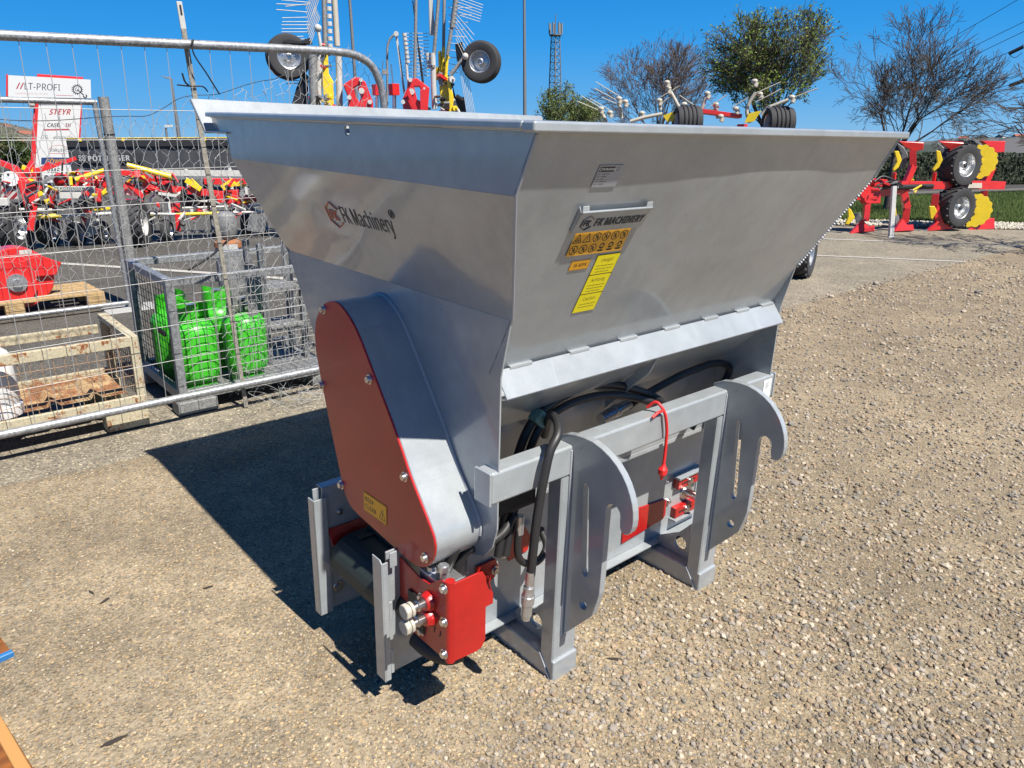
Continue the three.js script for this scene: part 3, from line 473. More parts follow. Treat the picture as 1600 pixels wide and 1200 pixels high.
  part('hydraulic_hose', [pipe([[1.03, .44, -1.42], [1.05, .52, -1.40], [1.10, .575, -1.37], [1.16, .62, -1.37], [1.2, .68, -1.40]], .0125), pipe([[1.01, .44, -1.40], [1.03, .53, -1.375], [1.06, .60, -1.37], [1.09, .62, -1.40]], .012), pipe([[1.06, .42, -1.42], [1.09, .50, -1.40], [1.13, .53, -1.36], [1.19, .545, -1.36], [1.24, .57, -1.38]], .0125)].flat(), M.hose, H);
  part('valve_block', [bb(1.13, 1.33, .58, .69, -1.46, -1.38, .006), bb(1.15, 1.30, .60, .66, -1.38, -1.365)], M.black, H);
  const tie = part('red_dust_cap_strap', [pipe([[1.735, .80, -1.325], [1.745, .822, -1.30], [1.752, .80, -1.274], [1.768, .74, -1.268], [1.772, .69, -1.268], [1.771, .62, -1.268], [1.766, .575, -1.268]], .005, 8), pipe([[1.70, .79, -1.275], [1.725, .802, -1.273], [1.752, .80, -1.274]], .0045, 8), lathe([[0, 0], [.004, 0], [.006, .01], [.014, .02], [.015, .035], [.008, .045], [.005, .055], [0, .055]], [1.767, .565, -1.268], [.1, 1, 0])].flat(), std(lin(.65, .02, .02), { roughness: .45 }), H, 'red rubber dust cap strap');
  // plates and stickers on the back wall
  const onWall = (x0, x1, y0, y1, out = .0012, nu = 10) => grid((u, v) => wallPt(x0 + (x1 - x0) * u, y0 + (y1 - y0) * v, out), nu, 6);
  const stick = (name, x0, x1, y0, y1, w, h, draw, label, out) => part(name, onWall(x0, x1, y0, y1, out), std(0xffffff, { roughness: .42, map: canvasTex(w, h, draw) }), H, label);
  stick('rating_plate', 1.176, 1.252, 1.495, 1.541, 320, 192, (x, w, h) => { x.fillStyle = '#9a9ca0'; x.fillRect(0, 0, w, h); x.fillStyle = '#1d1f22'; x.fillRect(14, 12, 196, 46); x.fillStyle = '#e8e8e8'; x.font = 'bold 26px sans-serif'; x.fillText('FK Machinery', 54, 44); x.lineWidth = 4; x.strokeStyle = '#e8e8e8'; x.beginPath(); for (let k = 0; k < 7; k++) x.lineTo(34 + 14 * Math.sin(k * 1.047), 35 - 14 * Math.cos(k * 1.047)); x.stroke(); x.fillStyle = '#1d1f22'; x.font = '40px sans-serif'; x.fillText('CE', 232, 50); x.font = '14px sans-serif'; for (let i = 0; i < 5; i++) { x.fillRect(14, 74 + i * 22, 40, 4); x.fillRect(72, 74 + i * 22, 90 - (i % 3) * 22, 5); } }, 'small grey rating plate', .0016);
  // raised name box
  { const W = (x, Y, o) => wallPt(x, Y, o), x0 = 1.168, x1 = 1.400, fb = [W(x0, 1.397, .0065), W(x1, 1.397, .0065), W(x1, 1.447, .013), W(x0, 1.447, .013)];
    const nb = part('name_box', [slab(fb, .003), slab([W(x0, 1.4, .001), W(x0, 1.4, .006), W(x0, 1.447, .012), W(x0, 1.455, .001)], .003), slab([W(x1, 1.4, .001), W(x1, 1.4, .006), W(x1, 1.447, .012), W(x1, 1.455, .001)], .003), slab([W(x0, 1.447, .0135), W(x0 + .022, 1.447, .0135), W(x0 + .02, 1.459, .008), W(x0, 1.459, .008)], .003), slab([W(x1 - .022, 1.447, .0135), W(x1, 1.447, .0135), W(x1, 1.459, .008), W(x1 - .02, 1.459, .008)], .003), bar(W(x0, 1.4475, .013), W(x1, 1.4475, .013), .003)], P, H);
    const tg = new TextGeometry('FK MACHINERY', { font, size: .0205, depth: .0015, curveSegments: 4 }); tg.computeBoundingBox(); const b = tg.boundingBox; tg.translate(-b.min.x, 0, 0); tg.scale(.163 / (b.max.x - b.min.x), 1, 1);
    const logo = (cx, cy, r, th) => { const L = []; const pt = (k, q = r) => [cx + q * Math.sin(k * Math.PI / 3), cy + q * Math.cos(k * Math.PI / 3)]; for (const k of [0, 1, 2, 3, 4, 5]) { if (k === 1) continue; const a = pt(k), c = pt(k + 1); L.push(beam([a[0], a[1], .0008], [c[0], c[1], .0008], .0016, th, [0, 0, 1], 0)); } const s = r * .5; for (const [a, c] of [[[-.9, .7], [-.1, .7]], [[-.9, .7], [-.9, -.7]], [[-.9, .05], [-.2, .05]], [[.15, .7], [.15, -.8]], [[.15, 0], [.9, .7]], [[.25, .1], [.9, -.8]]]) L.push(beam([cx + a[0] * s, cy + a[1] * s, .0008], [cx + c[0] * s, cy + c[1] * s, .0008], .0016, th, [0, 0, 1], 0)); return L; };
    const o = W(x0, 1.4, .0084), ux = new THREE.Vector3(1, 0, 0), uy = V(fb[3]).sub(V(fb[0])).normalize(), m4 = new THREE.Matrix4().makeBasis(ux, uy, new THREE.Vector3().crossVectors(ux, uy)).setPosition(V(o));
    part('lettering', [tg.translate(.058, .0145, 0), ...logo(.032, .0245, .019, .0028)].map((g) => clean(g).applyMatrix4(m4)), std(lin(.05, .055, .06), { roughness: .6 }), nb, 'FK MACHINERY cut into the name box');
    // lettering on the inclined end wall
    const t2 = new TextGeometry('FK Machinery', { font: fontR, size: .052, depth: .0006, curveSegments: 4 }); t2.computeBoundingBox(); const c2 = t2.boundingBox; t2.translate(-c2.min.x, 0, 0); t2.scale(.262 / (c2.max.x - c2.min.x), .95, 1);
    const t3 = new TextGeometry('R', { font, size: .012, depth: .0012, curveSegments: 3 }).translate(.272, .052, 0), tr = new THREE.TorusGeometry(.011, .0012, 6, 20).translate(.277, .058, .0006);
    const d = new THREE.Vector3(-.13, .297, 0).normalize(), m5 = new THREE.Matrix4().makeBasis(new THREE.Vector3(0, 0, 1), d, new THREE.Vector3().crossVectors(new THREE.Vector3(0, 0, 1), d)).setPosition(new THREE.Vector3(1.10 - .13 * .525 - .0006, 1.187 + .297 * .525, -1.882));
    part('name_lettering', [t2, t3, tr].map((g) => lay(clean(g).applyMatrix4(m5))), std(lin(.045, .045, .048), { roughness: .5 }), H, 'black FK Machinery lettering on the end wall');
    part('logo_mark', logo(-.045, .018, .04, .006).map((g) => lay(clean(g).applyMatrix4(m5))), std(lin(.62, .22, .13), { roughness: .5 }), H, 'orange hexagonal logo'); }
  const icon = (x, cx, cy, r, kind) => { x.strokeStyle = x.fillStyle = '#1c1607'; x.lineWidth = r * .2; x.beginPath(); if (kind === 't') { x.moveTo(cx, cy - r); x.lineTo(cx + r, cy + r * .85); x.lineTo(cx - r, cy + r * .85); x.closePath(); x.stroke(); } else { x.arc(cx, cy, r, 0, 7); x.stroke(); } };
  stick('warning_sticker', 1.189, 1.375, 1.338, 1.394, 600, 210, (x, w, h) => {
    x.fillStyle = '#e2a72a'; x.fillRect(0, 0, w, h);
    for (let r = 0; r < 2; r++) for (let c = 0; c < 6; c++) {
      const cx = 52 + c * 99, cy = 55 + r * 100, k = r * 6 + c;
      if (k < 2) { icon(x, cx, cy, 40, 't'); if (k) { x.fillRect(cx - 4, cy - 14, 8, 30); x.fillRect(cx - 4, cy + 21, 8, 8); } else { x.fillRect(cx - 22, cy + 10, 44, 9); x.fillRect(cx - 12, cy - 6, 24, 10); x.beginPath(); x.arc(cx - 12, cy + 20, 7, 0, 7); x.arc(cx + 12, cy + 20, 7, 0, 7); x.fill(); } }
      else if (k < 9) { icon(x, cx, cy, 38, 'o'); x.fillRect(cx - 5, cy - 24, 13, 13); x.fillRect(cx - 10 + (k % 3) * 3, cy - 9, 20, 18); x.fillRect(cx - 14, cy + 10, 8, 16); x.fillRect(cx + 5, cy + 10, 8, 14); x.fillRect(cx - 24 + (k % 4) * 6, cy + 2, 40, 5); x.lineWidth = 7; x.beginPath(); x.moveTo(cx - 26, cy - 26); x.lineTo(cx + 26, cy + 26); x.stroke(); }
      else { x.fillStyle = '#1c1607'; x.beginPath(); x.arc(cx, cy - 12, 28, 0, 7); x.fill(); x.fillRect(cx - 30, cy + 22, 60, 18); x.fillStyle = '#e2a72a'; x.beginPath(); x.arc(cx, cy - 14, 13, 0, 7); x.fill(); x.fillRect(cx - 24, cy - 12 + (k - 9) * 4, 48, 6); }
    }
  }, 'amber sticker of twelve safety pictograms', .0024);
  stick('pressure_sticker', 1.219, 1.283, 1.299, 1.323, 256, 96, (x, w, h) => { x.fillStyle = '#e3a41f'; x.fillRect(0, 0, w, h); x.strokeStyle = '#2a1d05'; x.lineWidth = 3; x.strokeRect(5, 5, w - 10, h - 10); x.fillStyle = '#2a1d05'; x.font = 'bold italic 52px sans-serif'; x.textAlign = 'center'; x.fillText('16 MPA', w / 2, 66); }, 'amber 16 MPA sticker');
  stick('caution_sticker', 1.302, 1.384, 1.174, 1.331, 300, 574, (x, w, h) => { x.fillStyle = '#f2e300'; x.fillRect(0, 0, w, h); x.strokeStyle = x.fillStyle = '#23200a'; x.lineWidth = 5; x.textAlign = 'center'; ['Uwaga!', 'Achtung', 'Caution'].forEach((r, i) => { const y = i * h / 3; x.strokeRect(3, y + 3, w - 6, h / 3 - 3); x.font = '48px sans-serif'; x.fillText(r, w / 2, y + 70); for (let k = 0; k < 3 - (i > 1 ? 1 : 0); k++) for (let q = 40 + k * 8, e = w - 40 - k * 12; q < e; q += 9) x.fillRect(q, y + 104 + k * 29 + (q % 4), q % 5 < 4 ? 7 : 3, 7); }); }, 'long yellow sticker reading Uwaga, Achtung, Caution');
}
// ------------------------------------------------------------------ mobile fence in front of the crates
{
  const z = -4.02, F = thing('mobile_fence', 'galvanised mesh fence panel with rounded top corner, nearest to the hopper', 'fence', [.6, 0, z], null, 'M');
  const topY = (x) => 1.885 + .031 * x;
  part('top_rail', pipe([[-1.2, topY(-1.2), z], [0, topY(0), z], [.625, 1.905, z], [1.344, 1.929, z], [2.0, 1.952, z], [2.2, 1.957, z], [2.33, 1.945, z], [2.42, 1.90, z], [2.47, 1.82, z], [2.492, 1.72, z], [2.50, 1.4, z], [2.50, .8, z], [2.50, .12, z]], .0215, 14, 160), M.galv, F);
  part('bottom_rail', bar([-1.2, .147, z], [2.5, .157, z], .0205, .0205, 14), M.galv, F);
  for (let k = -14; k <= 14; k++) { const x = .6889 + k * .1015; if (x < -1.1 || x > 2.46) continue; part('vertical_wire', pipe([[x, x > 2.3 ? 1.9 - (x - 2.3) : topY(x), z], [x - .005 + .01 * noise.noise(x * 3, 1, 2), 1.1, z], [x - .012, .15, z]], .0017, 5, 8), M.wire, F); }
  for (const y of [1.625, 1.49, 1.352, 1.18, .985, .79, .55, .36]) part('horizontal_wire', pipe([[-1.1, y - .03, z - .002], [.3, y - .01, z - .002], [1.4, y + (y < 1.2 ? .012 : .002), z - .002], [2.49, y + .02, z - .002]], .0017, 5, 14), M.wire, F);
  for (const x of [-.9, 2.5]) part('concrete_foot', prismX([[z - .32, .0], [z + .32, .0], [z + .3, .12], [z - .3, .12]], x - .11, x + .11, [], .01), std(lin(.36, .35, .33), { roughness: .95, map: rep(asphaltTile.map, .6) }), F);
  // netting tied to the panel: twisted hexagonal wire
  const top = (x) => 1.61 + .015 * Math.sin(x * 7) + .13 * smooth(1.15, 1.42, x) + .08 * smooth(1.42, 1.8, x) + .19 * smooth(1.8, 2.28, x) - .08 * smooth(2.32, 2.5, x);
  const bot = (x) => x < 1.44 ? .86 + .05 * noise.noise(x * 4, 0, 0) : .14;
  const G = [], w = .052, h = .058, zz = (x, y) => z - .035 + .03 * fbm(x * 2.2, y * 2.2, 5) + (x > 1.5 ? .05 * fbm(x * 6, y * 6, 8) : 0), seg = (a, b, r = .0011) => G.push(bar(a, b, r, r, 3, true));
  const jit = (i, j, x, y) => { const k = x > 1.5 ? .026 : .011; const X = x + k * noise.noise(i * 1.7, j * 1.3, 1) * 2 + (x > 1.5 ? .03 * fbm(x * 5, y * 5, 2) : 0), Y = y + k * noise.noise(i * 1.1, j * 1.9, 5) * 2; return [X, Y, zz(X, Y)]; };
  for (let i = -12; i < 52; i++) for (let j = 0; j < 34; j++) {
    const x = i * w + (j % 2 ? w / 2 : 0), y = 2.0 - j * h, pr = top(x), pb = bot(x);
    if (x > 2.5 || x < -.5 || y > pr || y < pb) continue;
    const c = jit(i, j, x, y), d = jit(i + .3, j + .5, x, y - h * .45), jl = j + 1, il = (j % 2 ? i : i - 1);
    seg(c, d, .0015);
    seg(d, jit(il, jl, il * w + (jl % 2 ? w / 2 : 0), 2.0 - jl * h)); seg(d, jit(il + 1, jl, (il + 1) * w + (jl % 2 ? w / 2 : 0), 2.0 - jl * h));
  }
  const N = single('wire_netting', G, std(lin(.42, .42, .41), { roughness: .5, metalness: .3 }), 'loose hexagonal wire netting hung on the near fence panel', 'wire netting', [1.2, .14, z - .035], null, 'M');
  part('edge_wire', pipe(Array.from({ length: 30 }, (_, k) => { const x = .1 + k * .083; return [x, top(x) - .03, zz(x, top(x))]; }), .0018, 5, 90), M.black, N);
  // wire tangle on the ground by the corner
  const T = []; for (let k = 0; k < 26; k++) { const x = rr(1.55, 2.15), zc = z + rr(-.02, .16), p = []; for (let q = 0; q < 5; q++) p.push([x + rr(-.13, .13), .012 + rnd() * .13 * (q % 4 ? 1 : 0), zc + rr(-.07, .07)]); T.push(pipe(p, .0012, 3, 20)[0]); }
  single('wire_tangle', T, M.wire, 'tangled loose fence wire lying at the foot of the fence', 'wire', [1.85, .0, z + .07], null, 'M');
  // stake
  const st = thing('fence_stake', 'weathered white flat steel stake tied to the fence rail', 'stake', [1.52, 0, -4.055], null, 'M');
  part('bar', [beam([1.398, 2.0, -4.055], [1.462, 1.0, -4.05], .026, .009, [0, 0, 1]), beam([1.462, 1.002, -4.05], [1.522, .0, -4.055], .024, .009, [0, 0, 1])], std(lin(.4, .365, .3), { roughness: .7, map: rep(galvMap, .3) }), st);
  part('slotted_head', [beam([1.391, 2.12, -4.055], [1.3985, 1.999, -4.055], .027, .01, [0, 0, 1])], M.white, st); part('slot', beam([1.3925, 2.105, -4.0497], [1.395, 2.06, -4.0497], .009, .001, [0, 0, 1], 0), M.black, st);
  part('cable_tie', [pipe([[1.40, 1.925, -3.99], [1.42, 1.955, -3.998], [1.41, 1.90, -3.993], [1.47, 1.80, -4.0], [1.53, 1.71, -4.02]], .004, 6), pipe([[1.33, 1.745, -4.03], [1.40, 1.742, -4.04], [1.46, 1.742, -4.04], [1.48, 1.72, -4.04]], .0035, 6), pipe([[1.36, 1.80, -4.03], [1.37, 1.76, -4.03], [1.39, 1.745, -4.04]], .0045, 6), pipe([[1.29, .83, -4.07], [1.42, .90, -4.06], [1.50, .965, -4.05], [1.55, 1.0, -4.05]], .006, 6)].flat(), M.black, st);
}
// second fence panel farther back
{
  const z = -7.1, F = thing('mobile_fence', 'far galvanised fence panel ending at a leaning post behind the cage of gas cylinders', 'fence', [.9, -.05, z], null, 'M');
  part('top_rail', bar([-1.5, 1.66, z], [1.69, 1.676, z], .022, .022, 12), M.galv, F);
  part('post', bar([1.675, 1.69, z], [1.72, -.06, z], .021, .021, 12), M.galv, F);
  part('bottom_rail', bar([-1.5, .0, z], [1.71, .01, z], .02, .02, 12), M.galv, F);
  const pst = single('fence_post', [bar([1.735, 1.72, z + .04], [1.775, -.06, z + .04], .041, .041, 16)], std(lin(.33, .325, .31), { roughness: .65, map: rep(galvMap, .4) }), 'thick dull grey steel post strapped to the far fence panel', 'fence post', [1.77, -.06, z + .04], null, 'M');
  part('strap', [disc([1.74, 1.43, z + .04], [0, 1, 0], .043, .012)], M.black, pst);
  for (let k = 0; k < 28; k++) { const x = -1.4 + k * .112; part('vertical_wire', bar([x, 1.66, z], [x, 0, z], .0016, .0016, 4, true), M.wire, F); }
  for (const y of [1.4, 1.1, .8, .5, .25]) part('horizontal_wire', bar([-1.5, y, z], [1.7, y, z], .0016, .0016, 4, true), M.wire, F);
  part('foot', bb(1.5, 1.95, -.09, -.03, z - .12, z + .16, .01), std(lin(.3, .3, .29), { roughness: .95 }), F);
}
// rusty low mesh pallet box
{
  const C = thing('mesh_pallet_box', 'low rusty cream mesh pallet box behind the fence', 'pallet box', [.45, 0, -4.42], null, 'M'), x0 = -.18, x1 = 1.012, zf = -4.115, zb = -4.73, R = M.rusty;
  for (const x of [x0, x1 - .045]) { part('corner_post', bb(x, x + .045, .125, .47, zf - .03, zf), R, C); part('corner_post', bb(x, x + .045, .125, .47, zb, zb + .03), R, C); }
  part('top_rail', bb(x0, x1, .452, .505, zf - .028, zf - .001, .003), R, C);
  part('top_rail', [bb(x1 - .05, x1, .475, .505, zb, zf - .03, .003), bb(x1 - .008, x1, .43, .474, zb, zf - .03)], R, C); part('top_rail', bb(x0, x0 + .05, .475, .505, zb, zf - .03, .003), R, C);
  part('top_rail', bb(x0, x1 - .06, .395, .445, zb - .001, zb + .028, .003), R, C);
  part('bottom_rail', bb(x0 + .002, x1 - .002, .13, .178, zf - .02, zf + .004, .003), R, C); part('bottom_rail', bb(x0 + .002, x1 - .002, .13, .178, zb - .004, zb + .02, .003), R, C);
  for (const x of [.80, -.10]) part('foot', [bb(x, x + .21, .004, .126, zf - .1, zf + .0, .006), bb(x, x + .21, .004, .126, zb, zb + .1, .006)], R, C);
  // corrugated floor
  const prof = []; for (let x = x0 + .05; x < x1 - .05; x += .02) { const t = ((x - x0) / .2) % 1; prof.push([x, .158 + .035 * (t > .75 ? Math.sin((t - .75) * 4 * Math.PI) : 0)]); }
  part('corrugated_floor', grid((u, v) => { const k = Math.round(u * (prof.length - 1)); return [prof[k][0], prof[k][1] + .02 * (v > .96 ? 0 : 0), zb + .04 + v * .44]; }, prof.length - 1, 4, false), M.rustFloor, C);
  part('front_floor_strip', bb(x0 + .05, x1 - .05, .128, .14, zf - .12, zf - .024), M.rustFloor, C);
  for (let k = 0; k < 21; k++) { const x = x0 + .09 + k * .05; if (x < x1 - .06) part('mesh_wire', pipe([[x, .47, zf - .012], [x + .003 * (k % 3), .3, zf - .012], [x + .004, .175, zf - .012]], .0022, 5, 6), M.rustWire, C); }
  for (const y of [.235, .29, .345, .4]) part('mesh_wire', bar([x0 + .04, y, zf - .0165], [x1 - .04, y, zf - .0165], .0022, .0022, 5), M.rustWire, C);
  for (let k = 0; k < 14; k++) { const z = zb + .05 + k * .042; if (z < zf - .04) part('mesh_wire', bar([x1 - .02, .47, z], [x1 - .02, .15, z], .0022, .0022, 5), M.rustWire, C); }
  for (const y of [.21, .26, .31, .36, .41]) part('mesh_wire', bar([x1 - .025, y, zb], [x1 - .025, y, zf], .0022, .0022, 5), M.rustWire, C);
  const J = thing('plastic_container', 'white plastic container standing in the rusty mesh box', 'container', [.365, .16, -4.3], null, 'M');
  part('body', lathe([[0, 0], [.098, 0], [.104, .015], [.104, .05], [.1, .055], [.1, .07], [.104, .08], [.1, .28], [.085, .32], [.055, .345], [0, .35]], [.365, .16, -4.3]), M.plasticW, J); part('rim', lathe([[0, 0], [.11, 0], [.112, .012], [.11, .05], [.1, .055], [0, .055]], [.365, .161, -4.3]), M.plasticW, J);
}
// galvanised cage with gas cylinders
{
  const x0 = 1.19, x1 = 2.2, zf = -4.15, zb = -4.86, C = thing('gas_cylinder_cage', 'galvanised steel cage holding green gas cylinders behind the fence', 'cage', [1.7, 0, -4.5], null, 'M'), A = M.galv;
  for (const [x, z] of [[x0, zf], [x1, zf], [x0, zb], [x1, zb]]) part('corner_post', bb(x, x + .045, .06, .735, z - .04, z, .003), A, C);
  part('top_rail', bb(x0, x1 + .045, .735, .775, zf - .045, zf + .002, .003), A, C); part('top_rail', bb(x0, x1 + .045, .735, .775, zb - .045, zb + .002, .003), A, C);
  part('top_rail', bb(x0 - .002, x0 + .042, .736, .776, zb + .003, zf - .046, .003), A, C); part('top_rail', bb(x1, x1 + .045, .736, .776, zb + .003, zf - .046, .003), A, C);
  part('bottom_rail', bb(x0 + .046, x1 - .001, .075, .135, zf - .042, zf - .002, .003), A, C); part('bottom_rail', bb(x0 + .003, x0 + .04, .075, .135, zb + .001, zf - .043, .003), A, C); part('bottom_rail', bb(x0 + .046, x1 - .001, .075, .135, zb - .038, zb - .002, .003), A, C);
  part('floor', bb(x0 + .045, x1, .076, .084, zb + .001, zf - .045), M.galvDull, C);
  part('foot', bb(x0 - .02, x0 + .2, .003, .075, zf - .09, zf + .02, .003), M.galvDull, C); part('foot', bb(x1 - .2, x1 + .04, .003, .075, zf - .09, zf - .01, .003), M.galvDull, C); part('foot', bb(x0, x0 + .2, .003, .075, zb - .04, zb + .06, .003), M.galvDull, C);
  for (let k = 1; k < 20; k++) { const x = x0 + .045 + k * .05; if (x < x1) part('mesh_wire', bar([x, .13, zf - .02], [x, .74, zf - .02], .0018, .0018, 5), M.wire, C); }
  for (let k = 1; k < 12; k++) part('mesh_wire', bar([x0 + .04, .13 + k * .05, zf - .024], [x1, .13 + k * .05, zf - .024], .0018, .0018, 5), M.wire, C);
  for (let k = 1; k < 13; k++) part('mesh_wire', bar([x0 + .02, .13, zb + k * .05], [x0 + .02, .74, zb + k * .05], .0018, .0018, 5), M.black, C);
  for (let k = 1; k < 12; k++) part('mesh_wire', bar([x0 + .024, .13 + k * .05, zb], [x0 + .024, .13 + k * .05, zf - .04], .0018, .0018, 5), M.black, C);
  part('latch', bb(x0 - .012, x0 + .0, .44, .47, zf - .22, zf - .1), M.black, C);
  const gas = (x, z, label, collar, turn) => {
    const p = [x, .086, z], g = thing('gas_cylinder', label, 'gas cylinder', p, 'gas cylinders in the cage', 'M');
    part('tank', lathe([[0, .03], [.06, .03], [.1, .045], [.122, .075], [.126, .11], [.126, .33], [.122, .36], [.1, .395], [.06, .415], [0, .42]], p), M.green, g);
    part('foot_ring', lathe([[.095, 0], [.1, 0], [.1, .055], [.095, .055]], p), M.green, g);
    const cm = collar ? M.galvDull : M.green, cr = [], n = 28; for (let i = 0; i <= n; i++) { const a = turn + .5 + i / n * 5.3; cr.push([Math.cos(a), Math.sin(a)]); }
    part('collar', plate((u, v) => { const k = Math.round(u * n); return [x + cr[k][0] * (.092 - .006 * v), .086 + .395 + v * (.12 - .03 * Math.pow(Math.sin(u * Math.PI * 2), 2)), z + cr[k][1] * (.092 - .006 * v)]; }, n, 4, [0, .004, 0]), cm, g);
    part('valve', [lathe([[0, .41], [.016, .41], [.016, .44], [.022, .445], [.022, .48], [.012, .485], [.026, .49], [.026, .5], [0, .5]], p), bar([x, .086 + .455, z], [x + .04, .086 + .455, z + .01], .01)], M.zinc, g);
  };
  gas(1.365, -4.33, 'bright green gas cylinder at the left front of the cage', 0, 1); gas(1.66, -4.335, 'green gas cylinder with grey collar beside the stake', 1, 2);
  gas(1.345, -4.63, 'green gas cylinder at the back left corner of the cage', 0, 2.4); gas(1.625, -4.64, 'green gas cylinder behind the one with the grey collar', 0, .6);
  const bx = thing('bottle_rack', 'dark grey steel rack standing in the right half of the cage', 'rack', [2.0, .086, -4.6], null, 'M');
  for (const x of [1.86, 2.12]) for (const z of [-4.72, -4.5]) part('upright', bb(x, x + .035, .087, .86, z - .035, z), M.pipe, bx); for (const y of [.55, .3]) part('shelf', bb(1.9, 2.12, y, y + .03, -4.73, -4.49), M.galvDull, bx); part('side_plate', bb(1.855, 1.859, .3, .72, -4.71, -4.52), M.pipe, bx);
  const p = [2.085, -.02, -5.6], g2 = thing('steel_cylinder', 'tall grey steel gas cylinder with rusty brown neck ring and white label', 'gas cylinder', p, null, 'M');
  part('tank', lathe([[0, 0], [.085, 0], [.096, .02], [.097, .66], [.09, .70], [.075, .73], [.05, .75], [0, .755]], p), M.galvDull, g2); part('neck_ring', lathe([[.09, .70], [.099, .70], [.094, .735], [.07, .755], [0, .755]].map(([r, y]) => [r + .001, y]), p), std(lin(.25, .1, .04), { roughness: .8 }), g2);
  part('cap', lathe([[0, .76], [.05, .76], [.06, .775], [.075, .80], [.078, .88], [.07, .93], [.04, .955], [0, .96]], p), M.galvDull, g2); part('label', grid((u, v) => { const a = 1.2 + u * 1.5; return [p[0] + .1 * Math.cos(a), p[1] + .69 + v * .04, p[2] + .1 * Math.sin(a)]; }, 10, 1), M.white, g2);
}
// boards lying at the left edge of the picture, and a bit of yellow strap
{
  const wd = thing('wooden_board', 'varnished brown wooden board with a blue strap at the left edge', 'board', [-.02, 0, -2.5], null, 'M');
  part('plank', [slab([[-.5, .012, -2.95], [.055, .012, -2.80], [.104, .012, -2.44], [-.5, .012, -2.35]], .022)], M.wood, wd); part('strap', slab([[-.5, .014, -2.345], [.107, .014, -2.436], [.11, .014, -2.418], [-.5, .014, -2.325]], .03), M.blue, wd);
  const w2 = thing('wooden_board', 'orange brown wooden board in the bottom left corner', 'board', [-.02, 0, -2.0], null, 'M');
  part('plank', slab([[-.5, .03, -2.3], [.03, .03, -2.15], [.075, .03, -1.8], [-.5, .03, -1.7]], .05), M.wood, w2); part('edge_strip', slab([[.0, .058, -2.15], [.03, .058, -2.145], [.07, .058, -1.8], [.04, .058, -1.8]], .008), std(lin(.42, .22, .07), { roughness: .5 }), w2);
  single('yellow_strap', slab([[1.879,.01,-.411], [1.93,.01,-.402], [1.932,.01,-.392], [1.879,.01,-.4]], .004), M.yellow, 'short piece of yellow strap on the gravel at the bottom right', 'strap', [1.916,0,-.404], null, 'M');
  const bits = [[178, 1158, .035], [143, 926, .02], [165, 938, .025], [960, 1030, .025], [1000, 1072, .012], [325, 918, .018]];
  const pos = [[.253,.012,-1.865], [.375,.012,-2.628], [.401,.012,-2.549], [1.554,.012,-1.223], [1.524,.012,-1.093], [.701,.012,-2.405]];
  const lab = ['dark flake of bark on the gravel near the lower left corner', 'small dark twig on the gravel at left, left of the pair', 'small dark twig on the gravel at left, right of the pair', 'dark curled leaf on the gravel right of the near leg', 'tiny dark chip on the gravel below the curled leaf', 'dark chip on the gravel left of the conveyor'];
  pos.forEach((p, i) => { const s = bits[i][2], a = i * 1.3, c = Math.cos(a), q = Math.sin(a); single('bark_flake', slab([[-1, 0], [-.3, .4], [.5, .3], [1, .05], [.3, -.35], [-.6, -.3]].map(([u, v], k) => [p[0] + s * (u * c - v * q * .6), p[1] + .002 * (k % 2), p[2] + s * (u * q + v * c * .6)]), .004, .001), std(lin(.03, .024, .02), { roughness: .9 }), lab[i], 'bark flake', [p[0], 0, p[2]], 'dark bits on the gravel', 'M'); });
}
// ------------------------------------------------------------------ machinery builders
const toCam = (p) => { const v = new THREE.Vector3(camera.position.x - p[0], 0, camera.position.z - p[2]).normalize(); return [v.x, 0, v.z]; };
const PXM = 1 / 1161;   // metres per pixel at one metre, used for the sizes below
function wheel(root, c, axis, R, w, o = {}) {
  const a = V(axis).clone().normalize().toArray(), rr0 = o.rim || .52, t = [];
  t.push(lathe([[R * rr0, -w * .42], [R * .75, -w * .5], [R * .93, -w * .47], [R * .985, -w * .36], [R, -w * .2], [R, w * .2], [R * .985, w * .36], [R * .93, w * .47], [R * .75, w * .5], [R * rr0, w * .42]], c, a, 36));
  if (o.lugs) { const q = new THREE.Quaternion().setFromUnitVectors(Yax, V(a)), n = o.lugs; for (let i = 0; i < n; i++) for (const s of [-1, 1]) { const g = new THREE.BoxGeometry(R * .1, w * .52, R * .085); g.rotateX(s * .7); g.translate(R * .985, s * w * .23, 0); g.rotateY((i + (s > 0 ? .5 : 0)) / n * Math.PI * 2); g.applyQuaternion(q).translate(...c); t.push(g); } }
  else for (const k of [-.24, -.08, .08, .24]) { const g = new THREE.TorusGeometry(R * .995, w * .05, 5, 36); g.rotateX(Math.PI / 2).translate(0, k * w, 0).applyQuaternion(new THREE.Quaternion().setFromUnitVectors(Yax, V(a))).translate(...c); t.push(g); }
  const ty = part('tyre', t, M.tyre, root);
  part('rim', [lathe([[R * .02, w * .1], [R * .16, w * .12], [R * .18, w * .3], [R * .12, w * .34], [R * .2, w * .16], [R * .4, w * .05], [R * (rr0 - .04), w * .2], [R * rr0, w * .42], [R * (rr0 + .03), w * .44], [R * rr0, w * .3], [R * rr0 * .9, -w * .3], [0.01, -w * .35]], c, a, 28), ...[0, 1, 2, 3, 4].map((i) => { const q = new THREE.Quaternion().setFromUnitVectors(Yax, V(a)); return new THREE.CylinderGeometry(R * .03, R * .03, w * .1, 6).translate(R * .28 * Math.cos(i * 1.257), w * .14, R * .28 * Math.sin(i * 1.257)).applyQuaternion(q).translate(...c); })], o.mat || M.zinc, ty);
  return ty;
}
const rods = (L, r) => L.map(([a, b]) => bar(a, b, r, r, 4));
const down = (p) => [p[0], groundY(p[0], p[2]), p[2]];
const ctr = (p) => [p[0], groundY(p[0], p[2]), p[2]];

